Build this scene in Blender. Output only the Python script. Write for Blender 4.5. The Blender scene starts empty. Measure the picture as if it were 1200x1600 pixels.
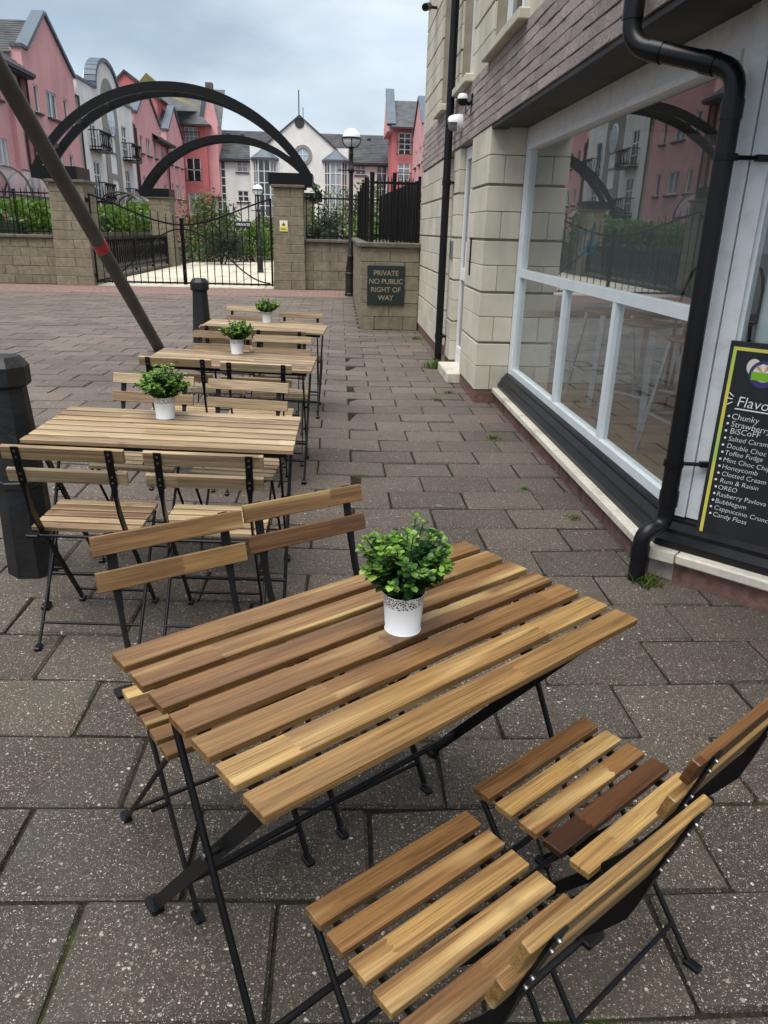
import bpy, bmesh, math, random
from mathutils import Vector, Matrix
from math import radians as RAD, sin, cos, pi, sqrt
random.seed(11)
S = bpy.context.scene
COL = S.collection

# ------------------------------------------------------------------ camera
PITCH, ROLL, YAW, CAMH, FPX = RAD(20.8), RAD(1.5), RAD(3.75), 1.5, 1155.0
_f = Vector((sin(YAW)*cos(PITCH), cos(YAW)*cos(PITCH), -sin(PITCH)))
_r = Vector((cos(YAW), -sin(YAW), 0)); _u = _r.cross(_f)
_r2 = _r*cos(ROLL)+_u*sin(ROLL); _u2 = -_r*sin(ROLL)+_u*cos(ROLL)
cd = bpy.data.cameras.new('camera'); cam = bpy.data.objects.new('camera', cd); COL.objects.link(cam)
cam.matrix_world = Matrix(((_r2.x, _u2.x, -_f.x, 0), (_r2.y, _u2.y, -_f.y, 0), (_r2.z, _u2.z, -_f.z, CAMH), (0, 0, 0, 1)))
cd.sensor_fit = 'VERTICAL'; cd.sensor_height = 36.0; cd.lens = 36.0*FPX/1600.0
cd.clip_start = 0.05; cd.clip_end = 2000
S.camera = cam

# ------------------------------------------------------------------ world: overcast sky
SUN_EL, SUN_AZ = RAD(73), RAD(210)          # azimuth clockwise from +Y
W = bpy.data.worlds.new('World'); S.world = W; W.use_nodes = True
nt = W.node_tree; nt.nodes.clear()
out = nt.nodes.new('ShaderNodeOutputWorld'); bg = nt.nodes.new('ShaderNodeBackground')
sky = nt.nodes.new('ShaderNodeTexSky'); sky.sky_type = 'NISHITA'; sky.sun_disc = False
sky.sun_elevation = SUN_EL; sky.sun_rotation = SUN_AZ; sky.air_density = 1.3; sky.dust_density = 2.5
tc = nt.nodes.new('ShaderNodeTexCoord'); mp = nt.nodes.new('ShaderNodeMapping')
mp.inputs['Scale'].default_value = (1.0, 1.0, 2.6); mp.inputs['Location'].default_value = (1.1, 7.2, 4.7)
nz = nt.nodes.new('ShaderNodeTexNoise'); nz.inputs['Scale'].default_value = 2.1; nz.inputs['Detail'].default_value = 7; nz.inputs['Roughness'].default_value = 0.55
cr = nt.nodes.new('ShaderNodeValToRGB'); cr.color_ramp.elements[0].position = 0.38; cr.color_ramp.elements[1].position = 0.62
cr.color_ramp.elements[0].color = (0.42, 0.42, 0.42, 1); cr.color_ramp.elements[1].color = (0.97, 0.97, 0.97, 1)
nz2 = nt.nodes.new('ShaderNodeTexNoise'); nz2.inputs['Scale'].default_value = 3.4; nz2.inputs['Detail'].default_value = 6
cc = nt.nodes.new('ShaderNodeValToRGB'); cc.color_ramp.elements[0].position = 0.38; cc.color_ramp.elements[1].position = 0.64
cc.color_ramp.elements[0].color = (5.9, 7.3, 8.8, 1); cc.color_ramp.elements[1].color = (8.3, 9.2, 10.0, 1)
mx = nt.nodes.new('ShaderNodeMixRGB')
L = nt.links.new
L(tc.outputs['Generated'], mp.inputs['Vector']); L(mp.outputs[0], nz.inputs['Vector']); L(mp.outputs[0], nz2.inputs['Vector'])
L(nz.outputs['Fac'], cr.inputs['Fac']); L(nz2.outputs['Fac'], cc.inputs['Fac'])
L(cr.outputs['Color'], mx.inputs['Fac']); L(sky.outputs['Color'], mx.inputs['Color1']); L(cc.outputs['Color'], mx.inputs['Color2'])
L(mx.outputs['Color'], bg.inputs['Color']); L(bg.outputs[0], out.inputs['Surface'])
bg.inputs['Strength'].default_value = 0.061

sd = bpy.data.lights.new('sun', 'SUN'); sd.energy = 3.1; sd.angle = RAD(58); sd.color = (1.0, 0.97, 0.92)
sun = bpy.data.objects.new('sun', sd); COL.objects.link(sun)
_sv = Vector((sin(SUN_AZ)*cos(SUN_EL), cos(SUN_AZ)*cos(SUN_EL), sin(SUN_EL)))
sun.rotation_euler = _sv.to_track_quat('Z', 'Y').to_euler(); sun.location = (-4, -8, 20)
vs = S.view_settings; vs.view_transform = 'Standard'; vs.look = 'None'; vs.gamma = 1; vs.use_curve_mapping = False
vs.exposure = 0.80

# ------------------------------------------------------------------ materials
MATS = {}
class NB:
    def __init__(s, name):
        m = bpy.data.materials.new(name); m.use_nodes = True; s.m = m; s.t = m.node_tree
        s.b = s.t.nodes['Principled BSDF']; MATS[name] = m
    def n(s, typ, **kw):
        nd = s.t.nodes.new('ShaderNode'+typ)
        for k, v in kw.items():
            if k in nd.inputs: nd.inputs[k].default_value = v
            else: setattr(nd, k, v)
        return nd
    def l(s, a, b): s.t.links.new(a, b)
    def coord(s, scale=(1, 1, 1), kind='Object', rand=True):
        t = s.n('TexCoord'); mp = s.n('Mapping'); mp.inputs['Scale'].default_value = scale
        s.l(t.outputs[kind], mp.inputs['Vector'])
        if rand:
            oi = s.n('ObjectInfo'); v = s.n('VectorMath', operation='SCALE'); v.inputs[0].default_value = (37, 19, 53)
            s.l(oi.outputs['Random'], v.inputs['Scale']); s.l(v.outputs[0], mp.inputs['Location'])
        return mp.outputs[0]
    def wpos(s, scale=(1, 1, 1)):
        g = s.n('NewGeometry'); mp = s.n('Mapping'); mp.inputs['Scale'].default_value = scale
        s.l(g.outputs['Position'], mp.inputs['Vector']); return mp.outputs[0]
    def noise(s, vec, scale, detail=4, rough=0.55, dist=0.0):
        n = s.n('TexNoise', Scale=scale, Detail=detail, Roughness=rough, Distortion=dist); s.l(vec, n.inputs['Vector']); return n.outputs['Fac']
    def ramp(s, fac, *stops):
        r = s.n('ValToRGB'); e = r.color_ramp.elements
        while len(e) < len(stops): e.new(0.5)
        for i, (p, c) in enumerate(stops):
            e[i].position = p; e[i].color = (*(c if hasattr(c, '__len__') else (c, c, c)), 1)
        s.l(fac, r.inputs['Fac']); return r.outputs['Color']
    def mix(s, fac, a, b, mode='MIX'):
        m = s.n('MixRGB', blend_type=mode)
        for i, x in (('Fac', fac), ('Color1', a), ('Color2', b)):
            if hasattr(x, 'links') or hasattr(x, 'is_linked'): s.l(x, m.inputs[i])
            else: m.inputs[i].default_value = x if not hasattr(x, '__len__') else ((*x, 1) if len(x) == 3 else x)
        return m.outputs['Color']
    def bump(s, h, strength=0.3, dist=0.01):
        b = s.n('Bump', Strength=strength, Distance=dist); s.l(h, b.inputs['Height']); s.l(b.outputs[0], s.b.inputs['Normal'])
    def col(s, c):
        if hasattr(c, '__len__') and not hasattr(c, 'is_linked'): s.b.inputs['Base Color'].default_value = (*c, 1)
        else: s.l(c, s.b.inputs['Base Color'])
    def p(s, **kw):
        for k, v in kw.items():
            k = k.replace('_', ' ')
            if hasattr(v, 'is_linked'): s.l(v, s.b.inputs[k])
            else: s.b.inputs[k].default_value = v
        return s.m
    def rand(s): return s.n('ObjectInfo').outputs['Random']

def mottled(name, c, var=0.25, scale=6, rough=0.8, grime=None, gscale=1.2, bump=0.0, bscale=60, objvar=0.0, streak=False, spec=0.3):
    b = NB(name); v = b.wpos()
    lo = tuple(x*(1-var) for x in c); hi = tuple(min(1, x*(1+var)) for x in c)
    k = b.ramp(b.noise(v, scale, 6), (0.3, lo), (0.7, hi))
    if objvar:
        k = b.mix(1.0, k, b.ramp(b.rand(), (0, 1-objvar), (1, 1+objvar)), 'MULTIPLY')
    if grime is not None:
        gv = b.wpos((1, 1, 0.18)) if streak else v
        k = b.mix(b.ramp(b.noise(gv, gscale, 7, 0.65), (0.5, 0.0), (0.78, 0.75)), k, grime)
    b.col(k)
    if bump: b.bump(b.noise(v, bscale, 5, 0.7), bump, 0.01)
    return b.p(Roughness=rough, Specular_IOR_Level=spec)

# wood: oiled acacia; each slat its own tone, staves glued end to end, grain, knots
def wood(name, tones, gloss):
    b = NB(name); oi = b.n('ObjectInfo'); rnd = oi.outputs['Random']; osep = b.n('SeparateColor'); b.l(oi.outputs['Color'], osep.inputs[0])
    v = b.coord((1, 1, 1))
    # stave index along the slat
    tcx = b.n('TexCoord'); sep = b.n('SeparateXYZ'); b.l(tcx.outputs['Object'], sep.inputs[0])
    a = b.n('Math', operation='MULTIPLY_ADD'); a.inputs[1].default_value = 1.55; b.l(sep.outputs['X'], a.inputs[0])
    m5 = b.n('Math', operation='MULTIPLY'); m5.inputs[1].default_value = 31.7; b.l(rnd, m5.inputs[0]); b.l(m5.outputs[0], a.inputs[2])
    # finger-joint zigzag
    zz = b.n('Math', operation='PINGPONG'); zz.inputs[1].default_value = 0.0075; b.l(sep.outputs['Y'], zz.inputs[0])
    zm = b.n('Math', operation='MULTIPLY_ADD'); zm.inputs[1].default_value = 1.6; b.l(zz.outputs[0], zm.inputs[0]); b.l(a.outputs[0], zm.inputs[2])
    fl = b.n('Math', operation='FLOOR'); b.l(zm.outputs[0], fl.inputs[0])
    wn = b.n('TexWhiteNoise', noise_dimensions='2D'); cx = b.n('CombineXYZ'); b.l(fl.outputs[0], cx.inputs[0]); b.l(m5.outputs[0], cx.inputs[1]); b.l(cx.outputs[0], wn.inputs['Vector'])
    tone = b.mix(0.24, b.ramp(osep.outputs[0], (0, 0.0), (1, 1.0)), wn.outputs['Value'])
    base = b.ramp(tone, *tones)
    # grain
    mp = b.n('Mapping'); mp.inputs['Scale'].default_value = (1.3, 30, 30); b.l(v, mp.inputs['Vector'])
    sh = b.n('VectorMath', operation='SCALE'); sh.inputs['Scale'].default_value = 9.0; b.l(wn.outputs['Color'], sh.inputs[0]); b.l(sh.outputs[0], mp.inputs['Location'])
    g1 = b.noise(mp.outputs[0], 1.9, 8, 0.68, 0.7)
    mp2 = b.n('Mapping'); mp2.inputs['Scale'].default_value = (3.5, 260, 260); b.l(v, mp2.inputs['Vector'])
    g2 = b.noise(mp2.outputs[0], 1.6, 3, 0.6)
    k = b.mix(1.0, base, b.ramp(g1, (0.30, (0.50, 0.45, 0.41)), (0.5, (1, 1, 1)), (0.72, (1.42, 1.40, 1.28))), 'MULTIPLY')
    k = b.mix(1.0, k, b.ramp(g2, (0.32, (0.56, 0.53, 0.50)), (0.6, (1.10, 1.10, 1.08))), 'MULTIPLY')
    # pale sapwood running along parts of a slat, dark heartwood figure
    mp3 = b.n('Mapping'); mp3.inputs['Scale'].default_value = (1.0, 15, 15); b.l(v, mp3.inputs['Vector']); b.l(sh.outputs[0], mp3.inputs['Location'])
    g3 = b.noise(mp3.outputs[0], 1.2, 3, 0.5, 0.6)
    k = b.mix(b.mix(1.0, b.ramp(g3, (0.55, 0.0), (0.70, 0.62)), b.ramp(tone, (0.12, 0.0), (0.40, 1.0)), 'MULTIPLY'), k, b.mix(1.0, (0.52, 0.37, 0.16), b.ramp(g2, (0.3, 0.8), (0.7, 1.1)), 'MULTIPLY'))
    k = b.mix(b.ramp(g3, (0.30, 0.62), (0.42, 0.0)), k, (0.085, 0.038, 0.015))
    # knots
    mk = b.n('Mapping'); mk.inputs['Scale'].default_value = (4.4, 9, 1); b.l(v, mk.inputs['Vector'])
    vo = b.n('TexVoronoi', Scale=1.0); b.l(mk.outputs[0], vo.inputs['Vector'])
    k = b.mix(b.ramp(vo.outputs['Distance'], (0.03, 0.75), (0.09, 0.25), (0.15, 0.0)), k, (0.10, 0.05, 0.025))
    b.col(k); b.bump(g2, 0.18, 0.002)
    return b.p(Roughness=b.ramp(g2, (0.3, gloss+0.15), (0.7, gloss)), Specular_IOR_Level=0.5)
wood('oiled_acacia', ((0.0, (0.030, 0.011, 0.005)), (0.2, (0.095, 0.040, 0.015)), (0.5, (0.180, 0.094, 0.034)), (0.8, (0.29, 0.178, 0.066)), (1.0, (0.46, 0.325, 0.135))), 0.30)
wood('sky_sheen_acacia', ((0.0, (0.14, 0.085, 0.047)), (0.3, (0.245, 0.163, 0.092)), (0.6, (0.34, 0.245, 0.145)), (1.0, (0.48, 0.38, 0.245))), 0.42)  # paler acacia for the further sets: grazing sky sheen put into the colour

def plain(name, c, rough=0.5, metal=0.0, spec=0.5, bump=0, bscale=200, var=0.0):
    b = NB(name)
    if var:
        v = b.wpos(); b.col(b.ramp(b.noise(v, 14, 5), (0.3, tuple(x*(1-var) for x in c)), (0.7, tuple(x*(1+var) for x in c))))
    else: b.col(c)
    if bump: b.bump(b.noise(b.wpos(), bscale, 3), bump, 0.002)
    return b.p(Roughness=rough, Metallic=metal, Specular_IOR_Level=spec)
plain('black_steel', (0.005, 0.005, 0.0055), 0.40, 0, 0.25, 0.08, 300)
plain('black_plastic', (0.006, 0.006, 0.0075), 0.34, 0, 0.3)
plain('bolt_steel', (0.30, 0.30, 0.30), 0.38, 1.0)
b = NB('black_paint'); v = b.wpos()
b.col(b.mix(b.ramp(b.noise(v, 55, 5, 0.75), (0.66, 0.0), (0.72, 0.6)), b.ramp(b.noise(v, 7, 5), (0.3, (0.010, 0.010, 0.011)), (0.7, (0.022, 0.022, 0.023))), (0.14, 0.13, 0.12)))
b.bump(b.noise(v, 30, 4), 0.35, 0.01); b.p(Roughness=0.45, Specular_IOR_Level=0.3)
mottled('grey_pole', (0.085, 0.078, 0.070), 0.2, 5, 0.55)
b = NB('red_tape'); v = b.wpos(); b.col(b.ramp(b.noise(v, 40, 3), (0.35, (0.35, 0.01, 0.015)), (0.65, (0.6, 0.04, 0.05)))); b.p(Roughness=0.35)

# pavers: exposed aggregate concrete, pinkish by the shop wall and further off
def paver_mat(name, disp):
    b = NB(name); v = b.wpos()
    rnd = b.rand() if disp else b.n('NewGeometry').outputs['Random Per Island']
    tone = b.mix(0.32, b.ramp(b.noise(v, 1.1, 5, 0.6), (0.3, 0.0), (0.7, 1.0)), rnd)
    sep = b.n('SeparateXYZ'); b.l(v, sep.inputs[0])
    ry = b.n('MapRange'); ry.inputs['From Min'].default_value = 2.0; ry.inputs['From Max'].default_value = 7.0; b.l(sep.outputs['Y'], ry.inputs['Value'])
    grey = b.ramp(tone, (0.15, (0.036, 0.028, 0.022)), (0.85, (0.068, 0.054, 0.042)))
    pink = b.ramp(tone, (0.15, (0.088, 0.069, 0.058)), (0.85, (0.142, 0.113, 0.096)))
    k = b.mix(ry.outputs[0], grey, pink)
    # dark sand matrix
    k = b.mix(1.0, k, b.ramp(b.noise(v, 90, 4, 0.7), (0.3, 0.60), (0.7, 1.35)), 'MULTIPLY')
    # pebbles: sparse large ones and dense grit
    hsum = []
    for sc, cut, rad in ((72.0, 0.84, 0.34), (150.0, 0.66, 0.36), (330.0, 0.5, 0.40)):
        dn = b.n('TexNoise', Scale=70.0, Detail=2.0); b.l(v, dn.inputs['Vector'])
        dv_ = b.n('VectorMath', operation='MULTIPLY_ADD'); dv_.inputs[1].default_value = (.012, .012, .012); b.l(dn.outputs['Color'], dv_.inputs[0]); b.l(v, dv_.inputs[2])
        vo = b.n('TexVoronoi', Scale=sc); b.l(dv_.outputs[0], vo.inputs['Vector'])
        wn = b.n('SeparateXYZ'); b.l(vo.outputs['Color'], wn.inputs[0])
        peb = b.ramp(vo.outputs['Distance'], (rad*.75, 1.0), (rad*1.1, 0.0))
        msk = b.mix(1.0, peb, b.ramp(wn.outputs[0], (cut, 0.0), (cut+.05, 1.0)), 'MULTIPLY')
        pc = b.ramp(wn.outputs[1], (0.0, (0.022, 0.018, 0.015)), (0.30, (0.10, 0.085, 0.07)), (0.65, (0.17, 0.145, 0.118)), (0.94, (0.46, 0.42, 0.36)))
        k = b.mix(msk, k, pc); hsum.append(msk)
    k = b.mix(1.0, k, b.ramp(rnd, (0.0, (0.90, 0.90, 0.89)), (0.5, (1, 1, 1)), (1.0, (1.10, 1.08, 1.06))), 'MULTIPLY')
    k = b.mix(b.ramp(b.noise(v, 1.7, 5, 0.65), (0.56, 0.0), (0.70, 0.5)), k, (0.060, 0.064, 0.046))
    vg = b.n('TexVoronoi', Scale=2.3); b.l(v, vg.inputs['Vector']); k = b.mix(b.ramp(vg.outputs['Distance'], (0.035, 0.55), (0.06, 0.0)), k, (0.19, 0.175, 0.15))
    # lichen blotches, stains
    k = b.mix(b.ramp(b.noise(v, 5.5, 6, 0.7), (0.66, 0.0), (0.74, 0.45)), k, (0.20, 0.195, 0.17))
    k = b.mix(b.ramp(b.noise(v, 2.2, 6, 0.7), (0.52, 0.0), (0.72, 0.55)), k, (0.045, 0.044, 0.036))
    b.col(k)
    h = b.mix(0.4, b.noise(v, 160, 4, 0.7), b.mix(0.5, hsum[0], hsum[1]))
    b.bump(h, 0.6, 0.004)
    return b.p(Roughness=0.72, Specular_IOR_Level=0.35)
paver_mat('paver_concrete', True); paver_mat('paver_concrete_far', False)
b = NB('joint_soil'); v = b.wpos()
b.col(b.mix(b.ramp(b.noise(v, 3.0, 6, 0.7), (0.52, 0.0), (0.64, 1.0)), b.ramp(b.noise(v, 80, 4), (0.3, (0.012, 0.010, 0.008)), (0.7, (0.035, 0.029, 0.022))), b.ramp(b.noise(v, 120, 3), (0.3, (0.018, 0.030, 0.006)), (0.7, (0.05, 0.07, 0.014)))))
b.bump(b.noise(v, 150, 4), 0.8, 0.01); b.p(Roughness=0.95, Specular_IOR_Level=0.1)
mottled('red_sett', (0.185, 0.120, 0.10), 0.3, 9, 0.85, objvar=0.25)
mottled('asphalt_ground', (0.07, 0.065, 0.06), 0.2, 3, 0.9)
mottled('pale_slab', (0.50, 0.46, 0.37), 0.15, 2, 0.8, (0.30, 0.28, 0.22), 0.8, objvar=0.12)
mottled('soil', (0.05, 0.04, 0.03), 0.4, 4, 0.95)

# stones
mottled('ashlar_stone', (0.58, 0.535, 0.435), 0.09, 4.5, 0.82, (0.34, 0.30, 0.225), 2.2, 0.25, 90, objvar=0.10, streak=True)
mottled('ashlar_mortar', (0.30, 0.265, 0.20), 0.15, 8, 0.9)
b = NB('rock_face_brick'); v = b.wpos()
k = b.ramp(b.noise(v, 65, 5, 0.75), (0.28, (0.22, 0.165, 0.15)), (0.5, (0.48, 0.40, 0.375)), (0.72, (0.74, 0.67, 0.64)))
k = b.mix(1.0, k, b.ramp(b.rand(), (0, 0.8), (1, 1.18)), 'MULTIPLY'); b.col(k)
b.bump(b.noise(v, 75, 6, 0.75), 1.0, 0.03); b.p(Roughness=0.85, Specular_IOR_Level=0.25)
mottled('brick_mortar', (0.32, 0.27, 0.25), 0.2, 20, 0.95)
mottled('plinth_brick', (0.155, 0.085, 0.068), 0.35, 22, 0.9, (0.05, 0.045, 0.035), 6, 0.5, 60, objvar=0.2)
mottled('sill_stone', (0.56, 0.52, 0.44), 0.12, 30, 0.8, (0.20, 0.19, 0.15), 5, 0.3, 90, objvar=0.08)
mottled('wall_stone', (0.225, 0.190, 0.135), 0.22, 9, 0.9, (0.09, 0.08, 0.058), 1.3, 0.7, 28, objvar=0.08, streak=True)
mottled('wall_mortar', (0.14, 0.12, 0.09), 0.2, 8, 0.95)
mottled('coping_stone', (0.13, 0.115, 0.09), 0.3, 6, 0.9, (0.035, 0.035, 0.03), 1.5, 0.4, 30, streak=True)
# renders, roofs
for nm, c in (('pink_render', (0.74, 0.385, 0.38)), ('red_render', (0.60, 0.185, 0.18)), ('white_render', (0.85, 0.84, 0.79)), ('grey_stone_panel', (0.30, 0.285, 0.255))):
    mottled(nm, c, 0.07, 1.2, 0.9, tuple(x*0.66 for x in c), 0.9, 0.0, streak=True)
mottled('slate', (0.058, 0.060, 0.066), 0.35, 1.6, 0.62, (0.11, 0.11, 0.09), 0.4, objvar=0.25)
mottled('lichen_slate', (0.17, 0.145, 0.055), 0.4, 1.2, 0.8)
mottled('lead_coping', (0.085, 0.112, 0.140), 0.12, 1.5, 0.5)
plain('dark_trim', (0.030, 0.032, 0.035), 0.6)
plain('white_upvc', (0.80, 0.81, 0.82), 0.35)
mottled('white_timber', (0.76, 0.78, 0.80), 0.04, 9, 0.45, (0.58, 0.58, 0.57), 14)
mottled('pale_frame_paint', (0.66, 0.71, 0.73), 0.06, 6, 0.4)
mottled('black_timber', (0.008, 0.008, 0.009), 0.25, 8, 0.38, (0.022, 0.021, 0.02), 9)
mottled('lintel_board', (0.030, 0.030, 0.030), 0.2, 5, 0.6)
mottled('soffit_board', (0.075, 0.062, 0.050), 0.3, 4, 0.75)
b = NB('far_pane'); b.col(b.ramp(b.rand(), (0.0, (0.012, 0.016, 0.018)), (0.6, (0.05, 0.06, 0.065)), (0.8, (0.22, 0.24, 0.25)), (1.0, (0.45, 0.48, 0.5)))); b.p(Roughness=0.08, Specular_IOR_Level=0.8)
b = NB('blue_pane'); b.col((0.42, 0.55, 0.68)); b.p(Roughness=0.08)
b = NB('clear_canopy'); b.col((0.45, 0.46, 0.47)); b.p(Roughness=0.25, Alpha=0.3)
b = NB('white_globe'); b.col((0.80, 0.81, 0.82)); b.p(Roughness=0.25, Subsurface_Weight=0.0)
plain('white_enamel', (0.78, 0.79, 0.80), 0.3)
b = NB('lace_enamel'); tcx = b.n('TexCoord'); sp = b.n('SeparateXYZ'); b.l(tcx.outputs['Object'], sp.inputs[0])
vo = b.n('TexVoronoi', Scale=190.0, feature='DISTANCE_TO_EDGE'); b.l(tcx.outputs['Object'], vo.inputs['Vector'])
hole = b.ramp(vo.outputs['Distance'], (0.10, 0.0), (0.17, 1.0))
wob = b.noise(tcx.outputs['Object'], 55, 2)
ad = b.n('Math', operation='MULTIPLY_ADD'); ad.inputs[1].default_value = 0.028; b.l(wob, ad.inputs[0]); b.l(sp.outputs['Z'], ad.inputs[2])
band = b.ramp(ad.outputs[0], (0.0800, 0.0), (0.0820, 1.0))
b.col(b.mix(b.mix(1.0, hole, band, 'MULTIPLY'), (0.80, 0.81, 0.82), (0.03, 0.04, 0.03))); b.p(Roughness=0.3)

# foliage
def leafmat(name, lo, hi, rough=0.45, trans=0.25):
    b = NB(name); g = b.n('NewGeometry')
    b.col(b.ramp(g.outputs['Random Per Island'], (0.0, lo), (1.0, hi)))
    b.p(Roughness=rough, Specular_IOR_Level=0.4)
    tr = b.n('BsdfTranslucent'); tr.inputs['Color'].default_value = (*[x*1.5 for x in hi], 1)
    ms = b.n('MixShader'); ms.inputs[0].default_value = trans
    o = b.t.nodes['Material Output']
    b.l(b.b.outputs[0], ms.inputs[1]); b.l(tr.outputs[0], ms.inputs[2]); b.l(ms.outputs[0], o.inputs['Surface'])
leafmat('leaf_dark', (0.010, 0.040, 0.012), (0.040, 0.108, 0.024), 0.38)
leafmat('leaf_young', (0.085, 0.20, 0.03), (0.27, 0.42, 0.075), 0.4)
leafmat('shrub_bright', (0.035, 0.085, 0.010), (0.11, 0.19, 0.025))
leafmat('shrub_mid', (0.035, 0.07, 0.015), (0.095, 0.14, 0.035))
leafmat('shrub_dark', (0.018, 0.03, 0.013), (0.05, 0.07, 0.03))
leafmat('moss', (0.03, 0.06, 0.008), (0.10, 0.15, 0.02), 0.8)
mottled('bark', (0.07, 0.05, 0.035), 0.3, 10, 0.9)
# shop
b = NB('shop_glass')
gl = b.n('BsdfGlossy'); gl.inputs['Roughness'].default_value = 0.012; gn = b.n('Bump', Strength=0.006, Distance=0.02); b.l(b.noise(b.wpos(), 2.5, 2), gn.inputs['Height']); b.l(gn.outputs[0], gl.inputs['Normal']); gl.inputs['Color'].default_value = (0.95, 0.97, 0.97, 1)
trn = b.n('BsdfTransparent'); trn.inputs['Color'].default_value = (0.90, 0.94, 0.93, 1)
lw = b.n('LayerWeight'); pw = b.n('Math', operation='POWER'); pw.inputs[1].default_value = 3.6; b.l(lw.outputs['Facing'], pw.inputs[0])
fr = b.n('Math', operation='MULTIPLY_ADD'); fr.inputs[1].default_value = 0.95; fr.inputs[2].default_value = 0.12; b.l(pw.outputs[0], fr.inputs[0])
lw.inputs['Blend'].default_value = 0.5
ms = b.n('MixShader'); b.l(fr.outputs[0], ms.inputs[0]); b.l(trn.outputs[0], ms.inputs[1]); b.l(gl.outputs[0], ms.inputs[2])
b.l(ms.outputs[0], b.t.nodes['Material Output'].inputs['Surface'])
mottled('shop_floor', (0.27, 0.19, 0.12), 0.25, 5, 0.55)
mottled('shop_wall', (0.42, 0.44, 0.45), 0.06, 2, 0.85)
plain('galvanised', (0.36, 0.40, 0.43), 0.45, 0.4)
plain('seat_wood', (0.16, 0.095, 0.045), 0.5)
plain('chalk_black', (0.016, 0.018, 0.021), 0.45, var=0.2)
b = NB('rainbow_yellow'); b.col(b.ramp(b.noise(b.wpos(), 3.5, 1), (0.52, (0.72, 0.64, 0.10)), (0.70, (0.36, 0.62, 0.16)))); b.p(Roughness=0.4)
plain('chalk', (0.82, 0.84, 0.84), 0.8)
plain('sign_green', (0.012, 0.022, 0.020), 0.35); plain('sign_gold', (0.27, 0.22, 0.14), 0.5)
plain('sign_yellow', (0.75, 0.62, 0.02), 0.45); plain('sign_white', (0.8, 0.8, 0.78), 0.5); plain('sign_black', (0.012, 0.012, 0.012), 0.5)
plain('teal_vinyl', (0.01, 0.13, 0.19), 0.4); plain('logo_green', (0.22, 0.48, 0.02), 0.5); plain('logo_purple', (0.05, 0.04, 0.16), 0.5); plain('logo_cream', (0.72, 0.66, 0.58), 0.5); plain('logo_orange', (0.65, 0.32, 0.08), 0.5)
plain('interior_blue', (0.02, 0.12, 0.5), 0.4)
M = MATS

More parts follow.
